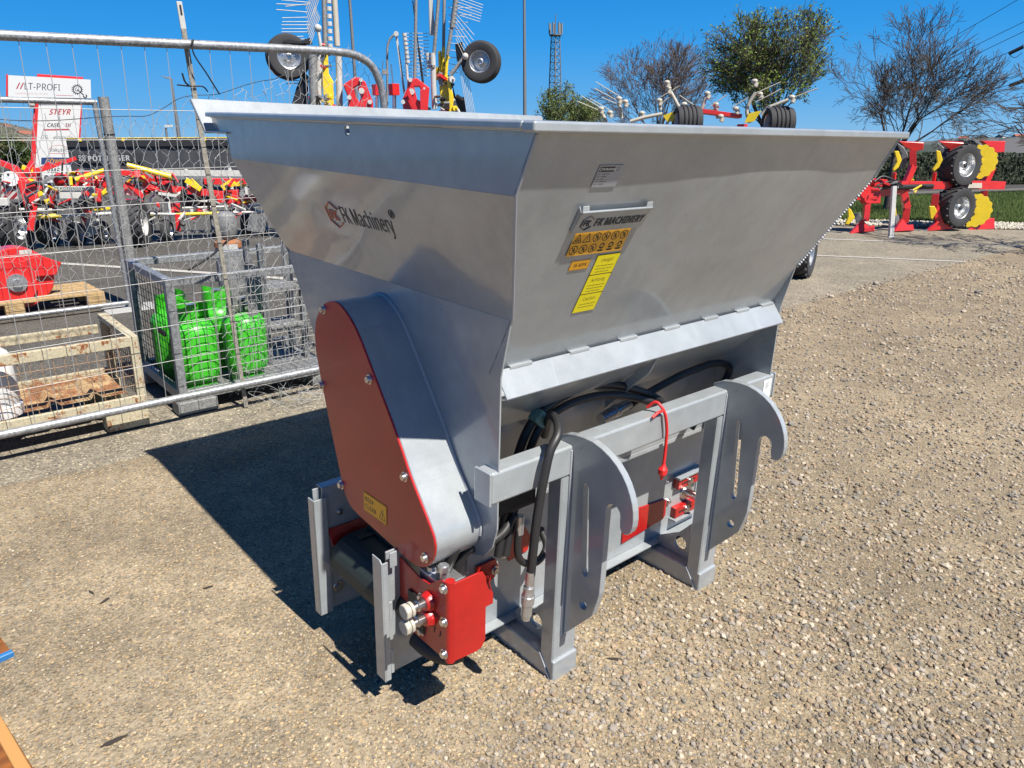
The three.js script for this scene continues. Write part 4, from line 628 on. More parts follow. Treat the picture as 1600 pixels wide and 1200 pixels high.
// small linkage that fills a machine frame: rods, brackets, hoses between points spread along it
function linkage(T, pts, n, size, sd) {
  const s0 = seed; seed = sd; const mats = [M.redMach, M.redMach, M.black, M.galvDull, M.white, M.yellow, M.pipe];
  const pk = () => { const k = Math.floor(rnd() * (pts.length - 1)), p = lerp(pts[k], pts[k + 1], rnd()); return [p[0] + rr(-1, 1) * size, p[1] + rr(-1, 1) * size, p[2] + rr(-1, 1) * size * 1.6]; };
  for (let i = 0; i < n; i++) {
    const a = pk(), m = mats[Math.floor(rnd() * mats.length)], q = rnd(), b = [a[0] + rr(-1, 1) * size * 1.7, a[1] + rr(-1, 1) * size, a[2] + rr(-1, 1) * size];
    if (q < .4) part('linkage_rod', bar(a, b, rr(.008, .022), rr(.008, .022), 8), m, T);
    else if (q < .65) part('bracket', beam(a, b, rr(.03, .09), rr(.015, .04)), m, T);
    else if (q < .8) part('hydraulic_hose', pipe([a, [(a[0] + b[0]) / 2, Math.min(a[1], b[1]) - rr(.02, .12), (a[2] + b[2]) / 2], b], .012, 6), M.hose, T);
    else part('pin', [disc(a, [rr(-.4, .4), 0, 1], rr(.02, .05), rr(.04, .1), 12), disc(a, [0, 0, 1], .014, .14, 8)], m, T);
  }
  seed = s0;
}
// ------------------------------------------------------------------ red plough on the right
{
  const base = ctr([12.543,.064,-3.554]), T = thing('reversible_plough', 'red reversible plough with yellow discs and two wheels by the grass verge', 'plough', base), R = M.redMach;
  const share = (n, pts, t = .07) => part(n, slab(pts, t, .01), R, T);
  part('main_beam', [beam([11.875,.878,-3.895], [14.194,.802,-3.019], .12, .13), beam([12.992,.901,-3.488], [14.186,.847,-3.045], .16, .06)], R, T);
  part('maker_plate', slab([[13.27,.874,-3.291], [13.574,.866,-3.164], [13.578,.778,-3.151], [13.274,.786,-3.278]], .012), M.cream, T);
  part('headstock', [slab([[10.974,.79,-4.21], [11.123,.911,-4.124], [11.391,.778,-4.013], [11.4,.59,-3.991], [11.131,.599,-4.107]], .12, .01), slab([[11.234,1,-4.122], [11.511,.973,-3.986], [11.632,.854,-3.958], [11.256,.865,-4.072]], .16, .01), beam([11.385,.747,-4.027], [12.377,.853,-3.713], .1, .11), beam([10.987,.687,-4.181], [11.296,.69,-3.98], .05, .05)], R, T);
  part('turnover_cylinder', [bar([11.731,.843,-3.851], [12.526,.839,-3.6], .045, .045, 12), bar([11.416,.894,-3.955], [11.738,.843,-3.833], .06, .05, 12)], M.black, T);
  part('hydraulic_hose', [pipe([[11.176,.953,-4.005], [11.31,1.032,-3.949], [11.464,.988,-3.842], [11.712,.877,-3.764]], .018, 6), pipe([[11.195,.892,-3.963], [11.351,.95,-3.851], [11.589,.902,-3.8]], .016, 6)].flat(), M.hose, T);
  for (const [tp, lg, mb, sk] of [
    [[[11.889,1.586,-3.991], [12.162,1.572,-3.715], [12.167,1.458,-3.7], [12.116,1.428,-3.831], [11.981,1.482,-3.899]], [[12.065,1.449,-3.824], [12.081,1.2,-3.784], [12.009,.917,-3.829]], [[12.059,1.577,-4.103], [12.151,1.492,-4.012], [12.183,1.365,-3.933], [12.18,1.207,-3.94], [12.154,1.132,-4.004], [12.141,1.387,-4.035]], [[11.821,1.432,-4.025], [11.847,1.432,-3.962], [11.915,1.285,-3.927], [11.861,1.161,-3.929], [11.834,1.098,-3.994], [11.824,1.14,-4.017], [11.845,1.255,-3.967]]],
    [[[12.718,1.579,-3.659], [13.023,1.565,-3.398], [13.028,1.459,-3.383], [12.983,1.418,-3.514], [12.857,1.472,-3.57]], [[12.922,1.44,-3.537], [12.988,1.182,-3.5], [12.979,.889,-3.524]], [[12.892,1.57,-3.764], [13.024,1.483,-3.695], [13.054,1.342,-3.611], [13.051,1.136,-3.62], [13.028,1.136,-3.685], [13.016,1.375,-3.717]], [[12.611,1.433,-3.659], [12.635,1.422,-3.594], [12.699,1.273,-3.564], [12.642,1.147,-3.576], [12.618,1.082,-3.64], [12.606,1.125,-3.673], [12.627,1.242,-3.616]]],
    [[[13.674,1.583,-3.344], [14.071,1.568,-3.08], [14.074,1.382,-3.07], [13.936,1.373,-3.178], [13.82,1.462,-3.217]], [[13.932,1.406,-3.193], [13.942,1.12,-3.159], [13.877,.865,-3.2]], [[13.852,1.573,-3.442], [13.986,1.473,-3.354], [14.008,1.328,-3.286], [14.009,1.117,-3.283], [13.986,1.094,-3.355], [13.979,1.362,-3.376]], null]]) {
    const s = part('upper_plough_body', slab(tp, .09, .01), R, T); part('leg', [beam(lg[0], lg[1], .09, .1), beam(lg[1], lg[2], .09, .1)], R, s); part('mouldboard', slab(mb, .04, .01), M.pipe, s); if (sk) { part('skimmer', slab(sk, .05, .01), M.yellow, s); part('skimmer_leg', beam(add(sk[4], [.05, -.02, 0]), add(sk[4], [.08, -.25, 0]), .05, .05), R, s); }
  }
  for (const [sh, lg, sk, mb] of [
    [[[10.913,.088,-4.222], [11.132,.325,-4.104], [11.219,.217,-4.032], [11.299,.237,-3.974], [11.3,.13,-3.97], [11.015,.12,-4.12]], [[11.195,.628,-4.087], [11.171,.304,-4.065]], [[10.845,.566,-4.25], [10.873,.505,-4.19], [10.945,.377,-4.154], [10.868,.263,-4.2], [10.842,.272,-4.255], [10.857,.4,-4.224]], [[11.074,.428,-4.232], [11.114,.451,-4.145], [11.132,.325,-4.104], [11.099,.259,-4.178]]],
    [[[11.787,.101,-3.844], [11.964,.309,-3.808], [12.041,.198,-3.749], [12.127,.208,-3.667], [12.132,.1,-3.654]], [[11.951,.791,-3.84], [12.034,.491,-3.767], [12.036,.241,-3.763]], [[11.675,.507,-3.854], [11.694,.498,-3.808], [11.746,.387,-3.814], [11.68,.347,-3.844]], [[11.919,.392,-3.919], [12.004,.369,-3.844], [12.012,.272,-3.822], [11.932,.197,-3.886]]],
    [[[12.533,.074,-3.583], [12.74,.301,-3.451], [12.808,.188,-3.407], [12.941,.195,-3.329], [12.945,.106,-3.317], [12.67,.081,-3.498]], [[12.647,.706,-3.562], [12.65,.499,-3.553], [12.729,.244,-3.481]], [[12.432,.51,-3.567], [12.462,.513,-3.485], [12.523,.423,-3.463], [12.463,.284,-3.482], [12.448,.316,-3.523]], [[12.697,.363,-3.571], [12.776,.384,-3.498], [12.788,.274,-3.465], [12.705,.186,-3.548]]],
    [[[13.445,.04,-3.238], [13.74,.242,-3.137], [13.989,.233,-3.006], [13.995,.039,-2.987]], [[13.783,.724,-3.167], [13.794,.421,-3.132], [13.852,.19,-3.113]], null, [[13.802,.31,-3.274], [13.883,.356,-3.181], [13.896,.197,-3.139], [13.816,.128,-3.228]]]]) {
    const s = part('lower_plough_body', slab(sh, .08, .01), R, T); part('leg', lg.slice(1).map((p, i) => beam(lg[i], p, .09, .11)), R, s); if (sk) part('skimmer', slab(sk, .05, .01), M.yellow, s); part('mouldboard', slab(mb, .04, .01), M.pipe, s); part('point', beam(lerp(sh[0], sh[1], .08), add(lerp(sh[0], sh[1], 0), [-.12, -.02, -.03]), .04, .02), M.pipe, s);
  }
  const ax = [-.35, 0, 1];
  wheel(T, [13.121,1.18,-3.422], ax, .36, .34, { lugs: 18, mat: M.zinc }); wheel(T, [13.035,.464,-3.363], ax, .345, .34, { lugs: 18, mat: M.zinc });
  part('wheel_arm', [beam([13.43,1.173,-3.445], [13.17,.826,-3.583], .07, .07), beam([13.348,.446,-3.375], [13.171,.804,-3.58], .07, .07)], R, T);
  for (const c of [[13.593,1.225,-3.27], [13.513,.389,-3.191]]) { const n = 14, pts = []; for (let i = 0; i < n * 6; i++) { const a = i / (n * 6) * Math.PI * 2, r = .30 * (1 - .075 * Math.pow(Math.abs(Math.sin(a * n / 2)), 3)); pts.push([r * Math.cos(a), r * Math.sin(a)]); } const g = ext(shp(pts), .016, .003).rotateY(-.9).translate(...c); const d = part('scalloped_disc', g, M.yellow, T); part('disc_hub', disc(c, [-.78, 0, .62], .05, .08), M.yellow, d); }
  linkage(T, [[11.03,.792,-4.087], [11.454,.884,-3.865], [12.19,.862,-3.641]], 18, .1, 508);
  part('stand', beam([11.111,.894,-3.649], [11.04,.098,-3.558], .07, .06), M.white, T); part('stand_foot', slab([[10.98,.101,-3.573], [11.012,.105,-3.496], [10.97,.09,-3.466], [10.938,.087,-3.543]], .02), M.white, T);
}
// wheel of a trailer showing past the hopper edge
{ const c = [6.477,.333,-2.701], gy = groundY(c[0], c[2]), t = thing('parked_trailer', 'black tractor tyre of a trailer showing past the hopper edge', 'trailer', ctr(c)), u = [-.95, 0, .3], n = [-.3, 0, -.95], P2 = (a, b, h) => [c[0] + u[0] * a + n[0] * b, gy + h, c[2] + u[2] * a + n[2] * b];
  wheel(t, P2(0, 0, .3), [.3, 0, .95], .3, .34, { lugs: 20 }); wheel(t, P2(0, 1.5, .3), [-.3, 0, -.95], .3, .34, { lugs: 20 }); part('axle', bar(P2(0, .1, .3), P2(0, 1.4, .3), .05), M.pipe, t);
  part('chassis', [beam(P2(-.0, .45, .42), P2(1.9, .45, .42), .08, .12), beam(P2(-.0, 1.05, .42), P2(1.9, 1.05, .42), .08, .12), beam(P2(1.9, .75, .42), P2(2.7, .75, .42), .1, .1), beam(P2(1.9, .4, .42), P2(1.9, 1.1, .42), .08, .1)], M.redMach, t); part('drawbar_stand', beam(P2(2.5, .75, .42), P2(2.5, .75, .0), .06, .06), M.pipe, t); }

// ------------------------------------------------------------------ folded hay rake standing behind the hopper
{
  const base = ctr([3.898,.08,-7.775]), T = thing('folded_hay_rake', 'hay rake with arms folded upright, red brackets and yellow masts, behind the hopper', 'hay rake', base), r = (px) => px * 11 * PXM;
  const R = M.redMach, W = M.white, Yl = M.yellow, col = (n, pts, t, m) => part(n, slab(pts, t, .01), m, T), rod = (n, a, b, w, m) => part(n, bar(a, b, r(w), r(w), 10), m, T);
  const post = (p) => beam(p, down(p), .14, .14);
  part('frame', [post([3.43,2.084,-8.039]), post([3.825,2.1,-7.818]), post([4.392,2.076,-7.343]), post([4.726,2.057,-7.106]), beam(add(down([3.117,2.083,-8.198]), [0, .45, 0]), add(down([5.027,2.071,-6.877]), [0, .45, 0]), .16, .16), beam(add(down([3.43,2.084,-8.039]), [0, .9, 0]), add(down([4.727,2.074,-7.106]), [0, .9, 0]), .12, .12), ...[[3.117,2.083,-8.198], [5.027,2.071,-6.877]].map((p) => beam(add(down(p), [0, .45, 0]), down(p), .1, .1))], R, T);
  wheel(T, [3.024,2.722,-8.243], add(toCam([3.024,2.722,-8.243]), [.15, 0, .1]), r(29), r(20), {}); wheel(T, [5.057,2.652,-6.725], add(toCam([5.057,2.652,-6.725]), [-.45, 0, 0]), r(27), r(22), {});
  part('fender', slab([[2.916,2.889,-8.295], [3.057,2.923,-8.228], [3.185,2.903,-8.164], [3.291,2.952,-8.111], [3.315,2.891,-8.099], [3.183,2.872,-8.166]], .2), M.black, T); part('cover', slab([[3.23,2.555,-8.254], [3.284,2.492,-8.227], [3.255,2.137,-8.241], [3.06,2.145,-8.337], [3.13,2.346,-8.303]], .1), M.black, T); part('cover', slab([[4.866,2.399,-7.127], [4.896,2.227,-7.104], [4.988,2.226,-7.035], [5.01,2.009,-7.017], [4.87,2.028,-7.124]], .1), M.black, T); part('cover', slab([[4.847,2.878,-7.016], [4.923,2.909,-6.959], [4.952,2.704,-6.936], [4.862,2.672,-7.005]], .1), M.black, T);
  rod('grey_mast', [3.258,2.74,-8.015], [3.225,2.039,-8.033], 6, M.galvDull); rod('white_mast', [3.387,2.784,-8.061], [3.315,2.043,-8.099], 5, W); rod('white_mast', [3.607,2.803,-7.943], [3.569,2.043,-7.964], 4.5, W); rod('white_mast', [4.602,2.776,-7.196], [4.599,2.075,-7.198], 4, W);
  rod('tine_arm', [3.66,4.103,-8.027], [3.645,2.877,-8.036], 4.2, M.cream); rod('tine_arm', [3.521,4.076,-7.99], [3.458,2.863,-8.023], 3.4, M.galvDull); rod('tine_arm', [4.734,3.869,-7.101], [4.616,2.752,-7.187], 2.6, M.galvDull); rod('tine_arm', [4.827,3.891,-7.156], [4.781,2.843,-7.19], 2.4, M.galvDull); rod('tine_arm', [4.885,3.849,-6.861], [4.701,2.741,-7], 2.6, M.galvDull); rod('tine_arm', [4.529,3.887,-7.37], [4.449,2.458,-7.425], 2.4, M.galvDull); rod('tine_arm', [4.884,2.717,-6.862], [4.729,2.496,-6.98], 2.8, M.galvDull);
  part('spring', [0, 1, 2, 3, 4, 5, 6, 7].map((i) => disc(lerp([3.541,3.49,-7.979], [3.516,2.864,-7.992], i / 7), [0, 1, 0], r(3.6), .05, 10)), W, T); part('spring', [0, 1, 2, 3, 4, 5, 6].map((i) => disc(lerp([4.359,3.015,-7.485], [4.38,2.683,-7.471], i / 6), [0, 1, 0], r(3.2), .035, 10)).concat(bar([4.359,3.015,-7.485], [4.369,2.442,-7.478], r(1.8))), W, T); part('spring', [0, 1, 2, 3].map((i) => disc(lerp([4.604,2.771,-7.318], [4.619,2.619,-7.307], i / 3), [0, 1, 0], r(3.4), .04, 10)), W, T); part('spring', [0, 1, 2, 3, 4, 5, 6, 7].map((i) => disc(lerp([4.815,3.433,-6.915], [4.766,3.098,-6.952], i / 7), [0, 1, 0], r(4), .05, 10)), M.galvDull, T);
  part('knob', new THREE.SphereGeometry(r(5), 14, 10).translate(...[3.348,3.063,-7.969]), W, T); part('knob', new THREE.SphereGeometry(r(4.5), 14, 10).translate(...[4.83,2.714,-6.778]), W, T); part('knob_arm', bar([3.347,3.048,-7.969], [3.361,2.85,-7.962], r(2.4)), W, T);
  part('bent_pole', pipe([[4.228,2.134,-7.808], [4.25,2.556,-7.794], [4.275,2.912,-7.778], [4.308,2.993,-7.757], [4.377,3.057,-7.713]], r(1.6), 8), M.galvDull, T); part('strut', [beam([4.322,3.036,-7.629], [4.381,2.286,-7.59], .05, .03), disc([4.295,3.029,-7.587], toCam([4.267,3.022,-7.545]), r(3.4), .05)], W, T); part('gas_spring', [bar([4.468,3.426,-7.412], [4.508,2.851,-7.384], r(.9)), bar([4.508,2.851,-7.384], [4.54,2.409,-7.362], r(1.6))], M.black, T); part('clamp', beam([4.085,2.546,-7.661], [4.158,2.546,-7.616], .05, .06), M.galvDull, T);
  col('tine_carrier', [[4.639,3.739,-7.293], [4.68,3.74,-7.263], [4.689,3.204,-7.257], [4.707,3.111,-7.244], [4.703,3.009,-7.247], [4.633,3.009,-7.297]], .05, W);
  col('yellow_mast', [[3.439,2.8,-8.034], [3.483,2.801,-8.01], [3.477,2.518,-8.014], [3.521,2.422,-7.99], [3.501,2.035,-8.001], [3.389,2.035,-8.06], [3.39,2.437,-8.06]], .12, Yl); col('yellow_mast', [[4.716,2.554,-7.238], [4.814,2.554,-7.166], [4.82,2.028,-7.161], [4.727,2.029,-7.229]], .12, Yl); col('yellow_mast', [[4.715,2.444,-7.052], [4.749,2.428,-7.027], [4.785,2.209,-7.001], [4.765,2.005,-7.015], [4.723,2.005,-7.046], [4.73,2.234,-7.042]], .08, Yl);
  rod('yellow_tube', [4.738,2.811,-7.221], [4.737,2.554,-7.222], 2.4, Yl); rod('yellow_tube', [4.782,2.859,-7.19], [4.765,2.554,-7.202], 2.6, Yl); rod('yellow_tube', [4.731,2.747,-7.041], [4.711,2.525,-7.056], 2.4, Yl); rod('yellow_tube', [4.704,2.611,-7.246], [4.705,2.449,-7.245], 2, Yl); rod('cylinder_rod', [4.778,2.193,-7.006], [4.849,1.987,-6.952], 2.4, W); part('lever', slab([[4.664,2.545,-7.152], [4.706,2.529,-7.121], [4.708,2.384,-7.12], [4.665,2.352,-7.151], [4.647,2.449,-7.164]], .03), M.galvDull, T);
  const br = (pts, hubs, holes) => { const b = part('red_bracket', slab(pts, .16, .012, holes), R, T); for (const [h, s] of hubs) part('hub', [disc(add(h, toCam(h).map((v) => v * .09)), toCam(h), r(s), .06, 18)], W, b); };
  br([[3.58,2.376,-7.843], [3.71,2.464,-7.769], [3.775,2.464,-7.731], [3.837,2.409,-7.695], [3.91,2.151,-7.652], [3.905,2.062,-7.655], [3.618,2.062,-7.822], [3.622,2.24,-7.819]], [[[3.787,2.297,-7.725], 4], [[3.788,2.432,-7.724], 2.6], [[3.874,2.159,-7.673], 3], [[3.643,2.216,-7.808], 3]], [[[3.702,2.336,-7.774], [3.716,2.216,-7.766], [3.756,2.16,-7.742], [3.776,2.24,-7.731], [3.744,2.312,-7.75], [3.755,2.376,-7.743]]]);
  br([[4.314,2.442,-7.395], [4.422,2.458,-7.322], [4.552,2.336,-7.232], [4.519,2.026,-7.255], [4.253,2.036,-7.435], [4.238,2.175,-7.445], [4.302,2.329,-7.403]], [[[4.351,2.288,-7.37], 4.2], [[4.343,2.434,-7.376], 2.8], [[4.251,2.159,-7.436], 3], [[4.495,2.328,-7.272], 1.6]], [[[4.382,2.353,-7.349], [4.411,2.19,-7.33], [4.467,2.158,-7.291], [4.478,2.272,-7.283], [4.439,2.353,-7.311]]]);
  part('bracket_arm', [beam([4.219,2.31,-7.278], [4.307,2.053,-7.219], .04, .05), beam([4.388,2.31,-7.164], [4.378,2.052,-7.17], .05, .06)], R, T);
  part('red_cylinder', [beam([4.208,2.401,-7.583], [4.209,2.255,-7.583], .11, .11), beam([4.011,2.393,-7.707], [4.011,2.255,-7.707], .09, .09)], R, T); part('piston_rod', [bar([4.209,2.255,-7.583], [4.198,2.032,-7.59], r(3)), bar([4.011,2.255,-7.707], [3.999,2.033,-7.715], r(2.4)), bar([4.201,2.401,-7.588], [4.192,2.65,-7.594], r(1)), bar([4.08,2.449,-7.664], [4.1,2.69,-7.652], r(.8))], M.steel, T);
  linkage(T, [[3.172,2.116,-8.004], [3.468,2.157,-7.848]], 16, .09, 505); linkage(T, [[4.55,2.113,-7.172], [4.749,2.153,-7.028]], 14, .09, 509); linkage(T, [[3.401,2.877,-8.054], [3.46,2.486,-8.023]], 10, .07, 506); linkage(T, [[4.628,2.721,-7.178], [4.758,2.4,-7.083]], 12, .08, 507);
  const tl = []; for (const [a, b] of [[[2.951,3.349,-8.278], [3.301,3.347,-8.106]], [[3.049,3.323,-8.231], [3.331,3.363,-8.09]], [[3.013,3.396,-8.249], [3.325,3.378,-8.093]], [[2.945,3.282,-8.281], [3.287,3.264,-8.113]], [[3.001,3.187,-8.255], [3.282,3.203,-8.115]], [[2.997,3.142,-8.256], [3.293,3.15,-8.11]], [[2.986,3.104,-8.262], [3.304,3.113,-8.104]], [[2.982,3.058,-8.263], [3.286,3.067,-8.114]], [[2.978,3.02,-8.265], [3.297,3.029,-8.108]], [[2.973,2.959,-8.268], [3.22,2.973,-8.147]], [[2.977,2.929,-8.266], [3.254,2.943,-8.13]], [[3.066,2.489,-8.445], [3.224,2.499,-8.369]], [[3.055,2.449,-8.45], [3.212,2.451,-8.374]], [[3.059,2.409,-8.448], [3.202,2.418,-8.379]]]) tl.push([a, b]);
  for (let i = 0; i < 6; i++) tl.push([lerp([3.337,3.438,-8.087], [3.437,3.441,-8.035], i / 5), lerp([3.276,3.301,-8.119], [3.274,3.013,-8.12], i / 5)], [lerp([3.34,3.318,-7.973], [3.38,3.2,-7.952], i / 5), lerp([3.226,3.06,-8.032], [3.247,2.87,-8.021], i / 5)]);
  part('spring_tine', rods(tl, r(.62)), W, T);
  const tr = []; for (let i = 0; i < 6; i++) tr.push([lerp([4.814,2.623,-6.916], [4.895,2.622,-6.853], i / 5), lerp([4.838,2.487,-6.898], [4.913,2.487,-6.84], i / 5)], [lerp([4.838,2.487,-6.898], [4.913,2.487,-6.84], i / 5), lerp([4.895,2.001,-6.854], [4.977,2,-6.789], i / 5)]);
  for (let i = 0; i < 7; i++) tr.push([lerp([4.797,3.251,-6.929], [4.795,2.944,-6.93], i / 6), lerp([4.99,2.982,-6.779], [4.916,2.614,-6.838], i / 6)], [lerp([4.83,3.496,-7.029], [4.904,3.236,-6.973], i / 6), lerp([5.152,3.358,-6.777], [5.116,3.158,-6.806], i / 6)]);
  for (let i = 0; i < 10; i++) tr.push([lerp([4.845,3.344,-7.143], [4.836,2.57,-7.15], i / 9), lerp([5.115,3.344,-6.935], [4.933,2.537,-7.077], i / 9)]);
  for (let i = 0; i < 13; i++) tr.push([lerp([4.43,3.044,-7.558], [4.377,2.515,-7.593], i / 12), lerp([4.685,3.046,-7.383], [4.673,2.515,-7.391], i / 12)]); for (let i = 0; i < 7; i++) tr.push([lerp([4.552,2.902,-7.476], [4.54,2.596,-7.484], i / 6), lerp([4.662,2.807,-7.399], [4.651,2.499,-7.407], i / 6)]);
  part('spring_tine', rods(tr, r(.5)), W, T);
}
// ------------------------------------------------------------------ tedder seen over the hopper rim
{
  const base = ctr([8.872,.826,-5.848]), T = thing('hay_tedder', 'yellow and red tedder with two wheels and cream tine arms, seen over the hopper rim', 'tedder', base), r = (px) => px * 13 * PXM, W = M.cream;
  wheel(T, [8.576,1.92,-5.916], [-.8, 0, -.6], r(21), r(36), {}); wheel(T, [9.415,1.878,-4.822], [-.8, 0, -.6], r(21), r(36), {});
  part('frame', [beam([8.279,1.701,-6.62], [9.799,1.651,-4.754], .14, .14), ...[[8.468,1.894,-6.388], [9.306,1.874,-5.384]].map((p) => beam(p, down(p), .12, .12)), beam([8.937,2.081,-5.93], [9.363,1.994,-5.479], .35, .06)], M.redMach, T);
  part('yellow_guard', slab([[8.423,2.017,-6.283], [8.555,2.099,-6.111], [8.525,1.927,-6.152], [8.463,1.928,-6.231]], .1), M.yellow, T); part('yellow_guard', slab([[9.182,2.029,-5.206], [9.281,2.062,-5.047], [9.228,1.904,-5.133], [9.152,1.888,-5.253]], .1), M.yellow, T);
  for (const L of [[[8.466,2.417,-6.228], [8.526,2.263,-6.15], [8.585,2.098,-6.071]], [[9.224,2.334,-5.139], [9.176,2.17,-5.216], [9.166,2.039,-5.231], [9.198,1.886,-5.18]], [[9.474,2.209,-4.72], [9.384,2.141,-4.875], [9.319,2.088,-4.984], [9.284,1.996,-5.042]], [[8.097,1.938,-6.681], [8.227,1.993,-6.527], [8.416,2.046,-6.292]], [[8.974,2.31,-5.877], [8.951,2.158,-5.91], [8.909,2.023,-5.968]], [[8.045,2.257,-6.895], [8.078,1.992,-6.857]], [[9.059,2.163,-5.755], [9.095,1.969,-5.703]], [[8.536,2.25,-6.463], [8.553,2.113,-6.442]], [[7.848,2.125,-7.115], [7.921,1.927,-7.034]]]) part('tine_arm', pipe(L, r(2.6), 8), W, T);
  for (const p of [[7.969,2.29,-6.83], [8.037,2.24,-6.752], [7.781,2.14,-7.04], [7.878,2.08,-6.932], [8.445,2.512,-6.255], [8.46,2.427,-6.236], [8.535,2.26,-6.463], [8.984,2.348,-5.863], [9.064,2.182,-5.748], [9.207,2.492,-5.167], [9.255,2.305,-5.089], [9.408,2.239,-4.634], [8.698,2.188,-6.087], [9.159,2.103,-5.427], [8.951,1.99,-5.56], [8.289,2.065,-6.608]]) part('tine_holder', [new THREE.SphereGeometry(r(4.2), 8, 6).scale(1, .8, 1.2).translate(...p), disc(add(p, [0, -.05, .03]), [.4, 1, .2], r(3), .06, 8)], W, T);
  part('tine', rods([[[7.791,2.554,-7.176], [8.044,2.335,-6.897]], [[7.779,2.458,-7.189], [8.011,2.278,-6.934]], [[7.631,2.346,-7.345], [7.882,2.134,-7.077]], [[7.588,2.268,-7.389], [7.826,2.126,-7.138]], [[7.732,2.304,-7.24], [7.959,2.113,-6.992]], [[7.858,2.321,-7.104], [8.053,2.199,-6.886]], [[8.652,2.324,-6.149], [8.83,2.126,-5.907]], [[9.075,2.315,-5.554], [8.938,2.15,-5.755]], [[9.32,2.462,-4.787], [9.135,2.31,-5.093]], [[9.329,2.362,-4.771], [9.14,2.181,-5.084]], [[9.171,2.263,-5.223], [9.047,2.128,-5.415]], [[8.727,2.474,-6.216], [8.547,2.308,-6.449]], [[8.634,2.305,-6.337], [8.556,2.21,-6.437]], [[9.58,2.354,-4.319], [9.421,2.239,-4.61]]], r(.8)), W, T);
}
